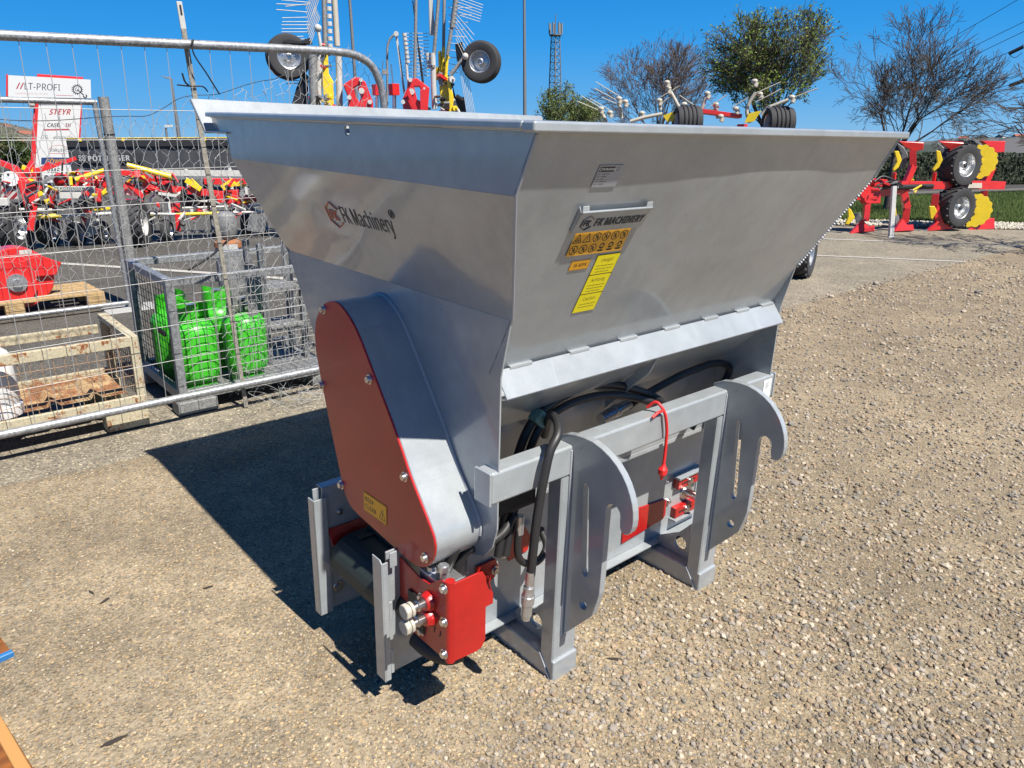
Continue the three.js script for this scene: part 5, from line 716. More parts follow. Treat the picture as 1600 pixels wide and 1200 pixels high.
// ------------------------------------------------------------------ rotary rakes on the asphalt at left
const stripes = () => canvasTex(128, 128, (x, w, h) => { x.fillStyle = '#e9e6e0'; x.fillRect(0, 0, w, h); x.fillStyle = '#b3202a'; for (let k = -3; k < 5; k++) { x.beginPath(); x.moveTo(k * 64, 128); x.lineTo(k * 64 + 34, 128); x.lineTo(k * 64 + 162, 0); x.lineTo(k * 64 + 128, 0); x.fill(); } });
{
  const base = ctr([.379,.304,-10.137]), T = thing('hay_rake', 'red hay rake with white maker board at left behind both fences', 'hay rake', base), r = (px) => px * 12 * PXM, R = M.redMach;
  const B = (n, a, b, w, m, h = w) => part(n, beam(a, b, r(w), r(h)), m, T), S = (n, p, t, m) => part(n, slab(p, t, .01), m, T);
  B('draw_bar', [-.304,1.54,-10.44], [.038,1.358,-10.293], 7, R); B('draw_bar', [-.002,1.376,-10.198], [.122,1.121,-10.179], 10, R); B('folding_arm', [.226,1.324,-10.061], [.693,1.485,-9.974], 4.5, R); B('folding_arm', [.237,1.371,-10.161], [.265,1.033,-10.156], 8, R);
  S('frame_plate', [[-.007,1.231,-10.199], [.165,1.202,-10.173], [.226,1.06,-10.163], [.154,.847,-10.174], [.024,.887,-10.194], [.014,1.068,-10.196]], .3, R); S('frame_plate', [[.49,1.261,-10.421], [.597,1.275,-10.401], [1.088,1.227,-10.296], [1.075,1.097,-10.299], [.478,1.1,-10.424]], .4, R); S('frame_plate', [[.781,1.319,-10.569], [.948,1.297,-10.533], [1.152,1.186,-10.487], [.789,1.179,-10.567]], .3, R); S('frame_plate', [[.876,1.095,-10.037], [.955,1.067,-10.019], [.913,.897,-10.029], [.84,.917,-10.045]], .2, R);
  B('support_leg', [.1,.893,-9.981], [.004,.585,-9.995], 7, R); B('support_leg', [.318,1.09,-10.147], [.334,.838,-10.144], 5, R); part('gear_housing', new THREE.SphereGeometry(r(9), 14, 10).translate(...[.502,1.206,-10.216]), R, T);
  B('cross_beam', [.002,.912,-10.4], [.97,.868,-10.221], 7, M.pipe); for (const p of [[.074,.908,-10.389], [.893,.871,-10.238]]) B('axle_stub', p, down(p), 5, M.pipe);
  const mb = S('maker_board', [[.334,1.136,-9.941], [.835,1.119,-9.841], [.797,.97,-9.85], [.757,.955,-9.858], [.356,.971,-9.937]], .03, M.white);
  part('maker_name', quad([.348,1.084,-9.908], [.79,1.068,-9.82], [.798,1.117,-9.819], [.356,1.132,-9.907]), std(0xb4b4b4, { roughness: .5, map: canvasTex(512, 64, (x, w, h) => { x.fillStyle = '#e6e7e6'; x.fillRect(0, 0, w, h); x.fillStyle = '#1d5a3c'; x.font = 'bold 58px sans-serif'; x.fillText('P\u00d6TTINGER', 78, 56, 430); x.lineWidth = 7; x.strokeStyle = '#1d5a3c'; for (const [a, b] of [[18, 18], [48, 18], [18, 46], [48, 46]]) { x.beginPath(); x.arc(a, b, 10, 0, 7); x.stroke(); } }) }), mb, 'PÖTTINGER lettering');
  for (const p of [[.387,1.038,-9.881], [.72,1.025,-9.815]]) part('rear_lamp', beam(p, add(p, [0, .05, 0]), .03, .02), M.black, mb);
  B('yellow_arm', [.128,1.378,-10.482], [.286,1.325,-10.457], 6, M.yellow); part('yellow_arm', bar([.64,1.206,-9.985], [.994,1.322,-9.907], r(3.4), r(3), 12), M.yellow, T); part('yellow_arm', bar([.098,.747,-10.082], [.403,.747,-10.031], r(3), r(3), 12), M.yellow, T); B('yellow_arm', [.61,.799,-10.093], [1.039,.813,-9.999], 3.4, M.yellow); S('yellow_box', [[.184,1.081,-10.068], [.274,1.103,-10.053], [.269,1.029,-10.054], [.185,.999,-10.068]], .12, M.yellow); S('yellow_box', [[.236,.964,-10.06], [.303,.978,-10.048], [.305,.903,-10.048], [.253,.897,-10.057]], .1, M.yellow); S('yellow_box', [[.567,1.25,-10], [.61,1.248,-9.991], [.599,1.133,-9.993], [.555,1.134,-10.002]], .1, M.yellow); S('yellow_box', [[.912,1.038,-9.926], [.982,1.095,-9.91], [1.003,1.034,-9.905], [.92,.986,-9.925]], .1, M.yellow);
  part('tine_bar', bar([.387,.74,-10.033], [1.052,.748,-9.894], r(2.4), r(2.4), 8), M.white, T); part('tine_bar', bar([-.054,.854,-10.105], [.445,.821,-10.023], r(1.8), r(1.8), 8), M.white, T); part('tine_bar', bar([.321,.716,-9.944], [.575,.651,-9.896], r(.8), r(.8), 6), M.white, T);
  part('lamp_housing', disc([-.082,1.244,-10.109], toCam([-.082,1.244,-10.109]), r(9), .1, 20), M.plasticW, T); part('striped_board', quad([-.224,.993,-10.127], [-.045,.985,-10.103], [-.006,1.202,-10.098], [-.185,1.207,-10.122]), std(0xb4b4b4, { roughness: .4, map: stripes() }), T); S('white_board', [[-.274,1.015,-10.033], [-.145,1.009,-10.016], [-.164,.906,-10.019], [-.293,.912,-10.035]], .03, M.white);
  const ax = [.8, 0, .6]; const w1 = [-.166,.615,-10.221]; wheel(T, [w1[0], groundY(w1[0], w1[2]) + .31, w1[2]], ax, .31, .26, { lugs: 20 }); const w2 = [.284,.53,-10.457]; wheel(T, [w2[0], groundY(w2[0], w2[2]) + .2, w2[2]], ax, .2, .16, {}); for (const p of [[.598,.474,-10.299], [.892,.464,-10.238]]) wheel(T, [p[0], groundY(p[0], p[2]) + .16, p[2]], ax, .16, .14, {});
  const tl = []; for (let i = 0; i < 13; i++) tl.push([lerp([.697,.683,-10.075], [.866,.691,-10.039], i / 12), lerp([.677,.457,-10.08], [.801,.467,-10.053], i / 12)]); for (let i = 0; i < 9; i++) tl.push([lerp([.168,.706,-10.273], [.652,.696,-10.187], i / 8), lerp([.197,.447,-10.269], [.686,.431,-10.18], i / 8)]); part('spring_tine', rods(tl, r(.6)), M.wire, T);
  linkage(T, [[-.001,1.153,-10.097], [.26,1.021,-10.056], [.576,1.175,-9.998], [.94,1.121,-9.92]], 46, .17, 501); linkage(T, [[-.12,.874,-10.114], [.366,.791,-10.037], [.964,.779,-9.914]], 26, .12, 502);
  part('hose', [pipe([[.054,1.154,-9.988], [.2,1.189,-9.964], [.293,1.105,-9.949], [.38,1.159,-9.933]], .02, 6), pipe([[.354,.914,-9.938], [.503,.848,-9.91], [.699,.915,-9.871], [.802,.86,-9.849]], .022, 6)].flat(), M.hose, T);
}
{
  const base = ctr([1.96,.268,-9.742]), T = thing('hay_rake', 'red hay rake with long yellow arm and warning board, right of the far post', 'hay rake', base), r = (px) => px * 12 * PXM, R = M.redMach;
  const B = (n, a, b, w, m, h = w) => part(n, beam(a, b, r(w), r(h)), m, T), S = (n, p, t, m) => part(n, slab(p, t, .01), m, T);
  part('yellow_arm', bar([1.269,1.384,-9.839], [1.805,1.208,-9.686], r(3.6), r(4.2), 14), M.yellow, T); B('yellow_link', [1.991,1.166,-9.732], [2.168,1.027,-9.673], 7, M.yellow); B('yellow_link', [2.509,1.028,-9.763], [2.68,1.134,-9.699], 8, M.yellow); B('yellow_link', [2.657,1.07,-9.708], [2.84,1.056,-9.635], 4, M.yellow);
  B('girder', [1.441,1.103,-9.897], [2.261,.975,-9.746], 9, R); B('girder', [2.245,.985,-9.752], [2.977,.851,-9.688], 9, R); B('girder', [2.412,1.122,-10.223], [3.016,1.094,-10.104], 9, R); B('girder', [1.465,1.29,-10.098], [1.785,1.089,-9.902], 10, R); B('girder', [1.222,1.295,-10.161], [1.558,1.217,-10.072], 8, R); S('side_plate', [[1.547,1.286,-10.179], [1.904,1.17,-10.074], [1.899,1.007,-10.076], [1.533,1.073,-10.183]], .2, R);
  S('side_plate', [[2.403,.976,-9.802], [2.717,1.004,-9.684], [2.84,.888,-9.635], [2.811,.776,-9.647], [2.428,.827,-9.793]], .25, R); S('side_plate', [[1.097,.945,-9.883], [1.395,.916,-9.806], [1.384,.838,-9.809], [1.127,.84,-9.875]], .3, R); B('tri_brace', [1.117,.979,-9.878], [1.243,1.155,-9.846], 5, R); B('tri_brace', [1.242,1.146,-9.846], [1.408,.951,-9.802], 5, R); B('tri_brace', [1.169,1.266,-9.968], [1.126,.87,-9.979], 7, R);
  S('red_box', [[1.756,.844,-9.806], [1.877,.848,-9.768], [1.86,.714,-9.774], [1.755,.719,-9.806]], .2, R); S('red_box', [[2.138,.783,-9.894], [2.204,.78,-9.872], [2.193,.688,-9.876], [2.127,.691,-9.898]], .12, R); B('support_leg', [1.796,.704,-9.689], [1.781,.461,-9.694], 6, R); B('support_leg', [1.598,.868,-9.853], [1.593,.708,-9.854], 4, R);
  const wp = S('warning_board', [[1.254,1.144,-9.895], [1.44,1.087,-9.845], [1.413,.948,-9.853], [1.193,.991,-9.91]], .02, M.white); part('stripe', slab([[1.302,1.135,-9.862], [1.361,1.116,-9.846], [1.414,.993,-9.832], [1.408,.949,-9.833], [1.362,.96,-9.846]], .01), R, wp);
  part('tine_bar', bar([1.462,.72,-9.787], [1.787,.696,-9.692], r(2), r(2), 8), M.white, T); part('tine_bar', bar([1.787,.696,-9.692], [2.357,.689,-9.5], r(2.4), r(2.4), 8), M.yellow, T); part('tine_bar', bar([1.892,.776,-9.764], [2.98,.76,-9.578], r(1.6), r(1.6), 8), M.white, T); part('tine_bar', bar([2.542,.685,-9.538], [3,.67,-9.461], r(1.8), r(1.8), 8), M.white, T); part('tine_bar', bar([1.822,.595,-9.681], [2.076,.674,-9.598], r(.8), r(.8), 6), M.white, T); part('tine_bar', bar([2.017,.866,-9.829], [2.328,.845,-9.723], r(1.6), r(1.6), 6), M.white, T);
  part('round_guard', grid((u, v) => { const c = [1.722,.859,-9.92], a = Math.PI * (.1 + u * .9); return [c[0] - .22 * Math.cos(a), c[1] + .2 * Math.sin(a) - .05, c[2] + (v - .5) * .12]; }, 16, 1), M.plasticW, T); S('dark_cover', [[1.977,.968,-10.052], [2.388,.917,-9.914], [2.371,.769,-9.92], [1.986,.784,-10.049]], .2, M.black); S('dark_cover', [[2.426,1.109,-10.324], [2.58,1.096,-10.27], [2.568,.991,-10.274], [2.43,.995,-10.323]], .2, M.black);
  B('cross_beam', [1.508,.445,-10.086], [2.878,.357,-9.836], 4, M.pipe); for (const p of [[1.497,.743,-9.985], [2.329,.701,-9.829], [2.897,.705,-9.828]]) B('axle_stub', p, add(down(p), [0, .1, 0]), 5, M.pipe);
  const ax = [.86, 0, .5]; const w1 = [1.211,.544,-9.648]; wheel(T, [w1[0], groundY(w1[0], w1[2]) + .31, w1[2]], ax, .31, .27, { lugs: 20, mat: M.white }); for (const [p, s] of [[[1.666,.415,-9.833], .16], [[2.841,.339,-9.85], .16], [[3.066,.308,-9.759], .13], [[2.441,.34,-10.001], .13]]) wheel(T, [p[0], groundY(p[0], p[2]) + s, p[2]], ax, s, .13, {});
  const tl = []; for (let i = 0; i < 14; i++) tl.push([lerp([2.765,.657,-9.45], [2.992,.648,-9.356], i / 13), lerp([2.698,.416,-9.477], [2.913,.368,-9.389], i / 13)]); for (let i = 0; i < 8; i++) tl.push([lerp([1.537,.687,-9.974], [2.04,.654,-9.821], i / 7), lerp([1.55,.487,-9.97], [2.066,.459,-9.813], i / 7)]); part('spring_tine', rods(tl, r(.6)), M.wire, T);
  linkage(T, [[1.205,1.196,-9.959], [1.58,1.081,-9.858], [2.055,1.03,-9.711], [2.78,.922,-9.552]], 56, .15, 503); linkage(T, [[1.5,.793,-9.881], [2.019,.743,-9.723], [2.887,.731,-9.508]], 30, .12, 504);
  const W2 = thing('white_barrier', 'white rail barrier between the red rakes and the black trailer', 'barrier', ctr([3.855,.755,-14.38])); part('rail', [beam([3.107,1.152,-14.621], [4.663,1.104,-14.076], .06, .12)], M.white, W2); for (const p of [[3.184,1.225,-14.598], [3.567,1.216,-14.477], [3.968,1.221,-14.34], [4.35,1.226,-14.199], [4.605,1.221,-14.099]]) part('post', beam(p, down(p), .06, .06), M.white, W2);
}
// ------------------------------------------------------------------ red blower on a pallet
{
  const c = [-.795,.524,-5.765], gy = groundY(c[0], c[2]), T = thing('red_blower', 'red sheet metal blower housing on a wooden pallet', 'blower', [c[0], gy + .14, c[2]]), P0 = (a, b) => [c[0] + a, c[1] + b];
  const out = []; for (let i = 0; i < 40; i++) { const a = i / 40 * Math.PI * 2; const rr1 = .255 + .045 * Math.max(0, Math.cos(a - .6)); out.push(P0(rr1 * Math.cos(a), Math.max(-.24, rr1 * .98 * Math.sin(a)))); }
  part('housing', prismZ(out, c[2] - .3, c[2] - .06, [], .01), M.redMach, T); part('front_ring', prismZ(smoothClosed(ring(0, 0, .19, 24).map(([a, b]) => P0(a - .04, b - .02)), 50), c[2] - .062, c[2] - .005, [], .006), M.redMach, T); part('blade_cover', prismZ([P0(.06, .02), P0(.3, .02), P0(.36, .12), P0(.2, .2), P0(.06, .16)], c[2] - .062, c[2] - .02, [], .006), M.redMach, T);
  part('hub', [disc([c[0] + .0, c[1] - .01, c[2] + .005], [0, 0, 1], .075, .03, 24), disc([c[0], c[1] - .01, c[2] + .03], [0, 0, 1], .035, .04, 18)], M.zinc, T); part('sticker', quad([c[0] + .07, c[1] + .215, c[2] - .058], [c[0] + .16, c[1] + .215, c[2] - .058], [c[0] + .16, c[1] + .25, c[2] - .058], [c[0] + .07, c[1] + .25, c[2] - .058]), M.white, T);
  const Pl = thing('wooden_pallet', 'light wooden pallet under the red blower', 'pallet', [c[0], gy, c[2]]), x0 = c[0] - .75, x1 = c[0] + .62, z0 = c[2] - .62, z1 = c[2] + .12;
  for (let k = 0; k < 5; k++) part('top_board', bb(x0, x1, gy + .118, gy + .139, z0 + k * .16, z0 + k * .16 + .1, .003), M.pallet, Pl); for (const x of [x0, (x0 + x1) / 2 - .07, x1 - .14]) { part('stringer', bb(x, x + .14, gy + .098, gy + .117, z0, z1, .003), M.pallet, Pl); for (const z of [z0, (z0 + z1) / 2 - .05, z1 - .1]) part('block', bb(x, x + .14, gy + .022, gy + .097, z, z + .1, .003), M.pallet, Pl); } for (const z of [z0, z1 - .1]) part('bottom_board', bb(x0, x1, gy + .001, gy + .021, z, z + .1, .003), M.pallet, Pl);
}
// ------------------------------------------------------------------ trailer, pylon sign, posts
{
  const a = [3.404,1.903,-23.811], b = [8.758,1.907,-22.115], T = thing('tarpaulin_trailer', 'long black tarpaulin trailer with white lettering behind the red rakes', 'trailer', ctr(lerp(a, b, .5))), y0 = .95, y1 = 1.92, back = [.5, 0, -2.4], at = (t, y, o = [0, 0, 0]) => [a[0] + (b[0] - a[0]) * t + o[0], y + o[1], a[2] + (b[2] - a[2]) * t + o[2]];
  part('tarpaulin', [grid((u, v) => { const p = at(u, y0 + v * (y1 - y0)), w = .02 * Math.sin(u * 60) + .03 * fbm(u * 12, v * 2); return [p[0], p[1], p[2] + w]; }, 90, 10, false), slab([at(0, y0), at(0, y0, back), at(0, y1, back), at(0, y1)], .03), slab([at(0, y1), at(1, y1), at(1, y1, back), at(0, y1, back)], .05), slab([at(1, y0), at(1, y0, back), at(1, y1, back), at(1, y1)], .03), slab([at(0, y0, back), at(1, y0, back), at(1, y1, back), at(0, y1, back)], .03)], std(lin(.028, .03, .036), { roughness: .6 }), T); part('top_band', beam(at(0, y1 - .09, [0, 0, .05]), at(1, y1 - .09, [0, 0, .05]), .03, .24), M.black, T); part('edge_trim', beam(at(0, y1 + .035, [0, 0, .05]), at(1, y1 + .035, [0, 0, .05]), .05, .022), M.yellow, T);
  part('chassis', [beam(at(0, y0 - .12), at(1, y0 - .12), .1, .2), ...[.1, .3, .55, .8].map((t) => beam(at(t, y0, [.2, 0, -1]), [at(t, 0, [.2, 0, -1])[0], .4, at(t, 0, [.2, 0, -1])[2]], .2, .3))], M.pipe, T);
  const tq = (t0, t1, yy0, yy1, f, w, h) => part('lettering', quad(at(t0, yy0, [0, 0, .09]), at(t1, yy0, [0, 0, .09]), at(t1, yy1, [0, 0, .09]), at(t0, yy1, [0, 0, .09])), std(0xb0b0b0, { roughness: .6, map: canvasTex(w, h, f) }), T, 'white P\u00d6TTINGER lettering on the tarpaulin'); tq(.03, .335, 1.27, 1.52, (x, w, h) => { x.fillStyle = '#34373c'; x.fillRect(0, 0, w, h); x.fillStyle = '#e4e6e8'; x.font = 'bold 92px sans-serif'; x.fillText('P\u00d6TTINGER', 118, 90, 640); x.strokeStyle = '#e4e6e8'; x.lineWidth = 8; for (const [i, j] of [[34, 32], [74, 32], [34, 72], [74, 72]]) { x.beginPath(); x.arc(i, j, 13, 0, 7); x.stroke(); } }, 780, 110);
  for (let k = 0; k < 5; k++) part('top_lamp', beam(at(.05 + k * .2, y1 - .02, [0, 0, .07]), at(.065 + k * .2, y1 - .02, [0, 0, .07]), .05, .07), k === 2 ? M.white : M.yellow, T);
}
{
  const P = [[3.711,4.302,-32.898], [6.32,4.231,-32.385], [6.236,3.557,-32.405], [3.576,3.547,-32.919]], T = thing('pylon_sign', 'tall red edged pylon sign with dealer name on top and brand names below', 'sign', ctr([4.673,1.007,-32.733])), bk = [.1, 0, -.5], off = (p, o) => add(p, o), fr = [-.02, 0, .16];
  const frame4 = (n, p, t, m) => part(n, slab(p, t, .01), m, T);
  frame4('name_board', P, .3, M.plasticW); frame4('red_edge', [[3.727,4.31,-32.996], [3.791,4.334,-32.986], [3.651,3.554,-33.008], [3.591,3.552,-33.018]].map((p) => off(p, [-.06, .02, -.05])), .3, M.redMach); frame4('red_edge', [[4.695,4.412,-33.135], [6.19,4.347,-32.826], [6.157,4.138,-32.834], [4.641,4.094,-33.145]], .3, M.redMach);
  const text = (n, q, w, h, f, l) => part(n, quad(...q), std(0xcccccc, { roughness: .5, map: canvasTex(w, h, f) }), T, l), F = toCam(P[0]).map((v) => v * .17);
  text('name_print', [P[3], P[2], P[1], P[0]].map((p) => off(p, F)), 1024, 256, (x, w, h) => {
    x.fillStyle = '#eef0f0'; x.fillRect(0, 0, w, h); x.fillStyle = '#3a3c42'; x.font = '112px sans-serif'; x.fillText('LT-PROFI', 185, 158, 545); x.strokeStyle = '#b0303c'; x.lineWidth = 14; for (const k of [100, 145]) { x.beginPath(); x.moveTo(k, 158); x.lineTo(k + 38, 80); x.stroke(); }
    x.fillStyle = '#d8b0a8'; x.font = '40px sans-serif'; x.fillText('Landtechnik f\u00fcr Profis', 85, 220, 440); x.lineWidth = 6; x.beginPath(); x.moveTo(580, 222); x.lineTo(800, 226); x.stroke(); x.strokeStyle = '#2c2e34'; x.lineWidth = 14; x.beginPath(); x.arc(850, 140, 52, .9, 6.9); x.stroke(); x.lineWidth = 10; for (let k = 0; k < 16; k++) { const a = k * .3927; if (a > .4 && a < 1.1) continue; x.beginPath(); x.moveTo(850 + 58 * Math.cos(a), 140 + 58 * Math.sin(a)); x.lineTo(850 + 76 * Math.cos(a), 140 + 76 * Math.sin(a)); x.stroke(); } x.lineWidth = 16; x.beginPath(); x.moveTo(848, 140); x.lineTo(930, 215); x.stroke(); x.beginPath(); x.arc(946, 228, 20, -1.2, 3.4); x.stroke(); x.lineWidth = 8; x.beginPath(); x.arc(845, 138, 22, 0, 5); x.stroke();
  }, 'LT-PROFI name print with gear and spanner');
  const q = [[4.473,3.272,-32.769], [5.853,3.295,-32.492], [5.222,.435,-32.626], [3.868,.478,-32.873]]; frame4('body', [q[0], q[1], [4.875,-1.036,-32.694], [3.514,-.957,-32.928]], .25, M.plasticW); frame4('red_side', [[4.402,3.566,-32.782], [4.565,3.569,-32.752], [3.555,-.96,-32.922], [3.41,-.951,-32.944]].map((p) => off(p, [-.02, 0, .02])), .3, M.redMach); frame4('red_side', [[5.902,3.597,-32.481], [5.965,3.599,-32.467], [5.005,-1.043,-32.669], [4.875,-1.036,-32.694]], .3, M.redMach); frame4('dark_neck', [[4.573,3.615,-32.751], [5.909,3.644,-32.48], [5.85,3.271,-32.493], [4.49,3.25,-32.766]], .22, M.pipe);
  text('brand_print', [q[3], q[2], q[1], q[0]].map((p) => off(p, F)), 512, 930, (x, w, h) => {
    x.fillStyle = '#f0f0ee'; x.fillRect(0, 0, w, h); x.textAlign = 'center'; const L = (t, y, f, c, m, X = 256) => { x.fillStyle = c; x.font = f; x.fillText(t, X, y, m); }; L('STEYR', 112, 'bold italic 92px sans-serif', '#b8303a', 380); L('CASE', 262, 'bold 66px sans-serif', '#3c3e42', 220, 190); L('IH', 262, 'bold 62px sans-serif', '#8c3038', 70, 370); x.fillStyle = '#c03844'; x.fillRect(80, 284, 310, 18); L('P\u00d6TTINGER', 408, 'bold 44px sans-serif', '#57695f', 300, 318); x.strokeStyle = '#8a948e'; x.lineWidth = 6; for (const [i, j] of [[70, 372], [112, 372], [70, 408], [112, 408]]) { x.beginPath(); x.arc(i, j, 14, 0, 7); x.stroke(); }
    L('Vakutec', 560, '64px sans-serif', '#4a4c50', 260, 270); x.strokeStyle = '#c86450'; x.lineWidth = 5; x.beginPath(); x.ellipse(270, 540, 120, 58, 0, 3.3, 6.1); x.stroke(); x.fillStyle = '#c86450'; x.fillRect(160, 578, 220, 6); x.fillStyle = '#24437c'; x.fillRect(66, 628, 390, 86); L('G\u00d6WEIL', 700, 'bold 74px sans-serif', '#e0a040', 360, 260); L('VMF', 815, 'bold 80px sans-serif', '#3a3c40', 220, 220);
  }, 'column of brand names');
  part('camera_dome', [new THREE.SphereGeometry(.12, 12, 8).translate(...[4.205,3.299,-32.512]), beam([4.217,3.366,-32.51], [4.41,3.357,-32.679], .08, .06)], M.white, T); part('mast', [beam([3.733,-.983,-33.097], down([3.733,-.983,-33.097]), .3, .3), beam([4.717,-1.039,-32.928], down([4.717,-1.039,-32.928]), .3, .3)], M.pipe, T);
}
const pole = (name, label, cat, top, r0, r1, extra) => { const b = ctr(top), t = thing(name, label, cat, b); part('shaft', bar(b, top, r0, r1, 10), M.pipe, t); if (extra) extra(t); return t; };
pole('street_lamp', 'thin street lamp with single arm above the black trailer', 'street lamp', [12.19,5.18,-41.116], .12, .06, (t) => part('lamp_head', [slab([[11.714,5.276,-41.268], [12.165,5.211,-41.124], [12.153,5.118,-41.128], [11.932,5.19,-41.199]], .14), beam([11.934,5.205,-41.199], [12.215,5.15,-41.108], .07, .07)], M.galvDull, t));
pole('street_lamp', 'low street lamp with pale flat head just above the black trailer', 'street lamp', [12.527,2.818,-44.157], .09, .06, (t) => part('lamp_head', beam([12.478,2.919,-44.173], [12.885,2.92,-44.044], .25, .12), M.white, t));
pole('flagpole', 'tall thin grey pole rising above the middle of the hopper', 'pole', [38.421,13.046,-42.91], .16, .09);
pole('pole', 'thin grey mast with wires behind the folded rake', 'pole', [8.275,5.223,-15.642], .05, .035);
{ // lattice mast
  const top = [102.823,21.223,-105.883], b = ctr(top), T = thing('radio_mast', 'lattice radio mast with antennas above the small tree', 'mast', b), h = top[1] - b[1]; const g = [], k = 18, w = (t) => 1.1 - .55 * t;
  for (const [sx, sz] of [[1, 1], [1, -1], [-1, 1], [-1, -1]]) g.push(bar([b[0] + sx * w(0), b[1], b[2] + sz * w(0)], [b[0] + sx * w(1), b[1] + h, b[2] + sz * w(1)], .13, .1, 5));
  for (let i = 0; i < k; i++) { const t = i / k, u = (i + 1) / k, A = w(t), B = w(u), y0 = b[1] + h * t, y1 = b[1] + h * u; for (const [p, q, p2, q2] of [[-1, 1, 1, 1], [1, 1, 1, -1], [1, -1, -1, -1], [-1, -1, -1, 1]]) { g.push(bar([b[0] + p * A, y0, b[2] + q * A], [b[0] + p2 * B, y1, b[2] + q2 * B], .05, .05, 4)); g.push(bar([b[0] + p * A, y0, b[2] + q * A], [b[0] + p2 * A, y0, b[2] + q2 * A], .05, .05, 4)); } }
  part('lattice', g, M.pipe, T); part('platform', [disc([b[0], b[1] + h, b[2]], [0, 1, 0], 1.2, .2, 12), bar([b[0], b[1] + h, b[2]], [b[0], b[1] + h + 3.6, b[2]], .07)], M.pipe, T); for (let i = 0; i < 7; i++) part('antenna_panel', beam([b[0] + 1.15 * Math.cos(i * .9), b[1] + h + .2, b[2] + 1.15 * Math.sin(i * .9)], [b[0] + 1.15 * Math.cos(i * .9), b[1] + h + 2, b[2] + 1.15 * Math.sin(i * .9)], .3, .2), M.galvDull, T); part('side_antenna', beam([b[0] - .9, b[1] + h - 6, b[2] + .9], [b[0] - .9, b[1] + h - 2.5, b[2] + .9], .25, .2), M.galvDull, T);
}
{ // overhead cables
  const L = [[[64.174,9.681,-21.922], [65.187,11.565,-18.875]], [[64.246,8.259,-21.72], [65.269,9.866,-18.606]], [[64.468,7.906,-21.083], [65.299,9.222,-18.504]], [[64.717,7.371,-20.345], [65.347,8.23,-18.347]], [[64.714,5.59,-20.354], [65.433,6.396,-18.056]], [[64.795,5.264,-20.11], [65.459,5.822,-17.966]], [[64.564,4.065,-20.803], [65.506,4.802,-17.804]]];
  const nm = ['topmost overhead cable at the upper right corner', 'second overhead cable from the top at right', 'third overhead cable from the top at right', 'fourth overhead cable, carrying the upper insulator', 'fifth overhead cable from the top at right', 'sixth overhead cable, carrying the lower insulator', 'lowest overhead cable at right'];
  L.forEach(([a, b], i) => { const d = b.map((v, k) => v - a[k]), s = a.map((v, k) => v - d[k] * 1.1), e = b.map((v, k) => v + d[k] * 7), t = single('overhead_cable', bar(s, e, .022, .022, 4), M.black, nm[i], 'cable', a, 'overhead cables at right'); if (i === 3 || i === 5) { const p = i === 3 ? [[65.092,7.773,-19.179], [65.337,8.189,-18.378]] : [[65.21,5.558,-18.799], [65.457,5.867,-17.973]]; part('insulator', bar(p[0], p[1], .14, .14, 8), M.black, t); part('jumper', pipe([p[0], add(lerp(p[0], p[1], .5), [0, -.5, 0]), add(p[1], [0, -.4, 0])], .02, 4), M.black, t); } });
}
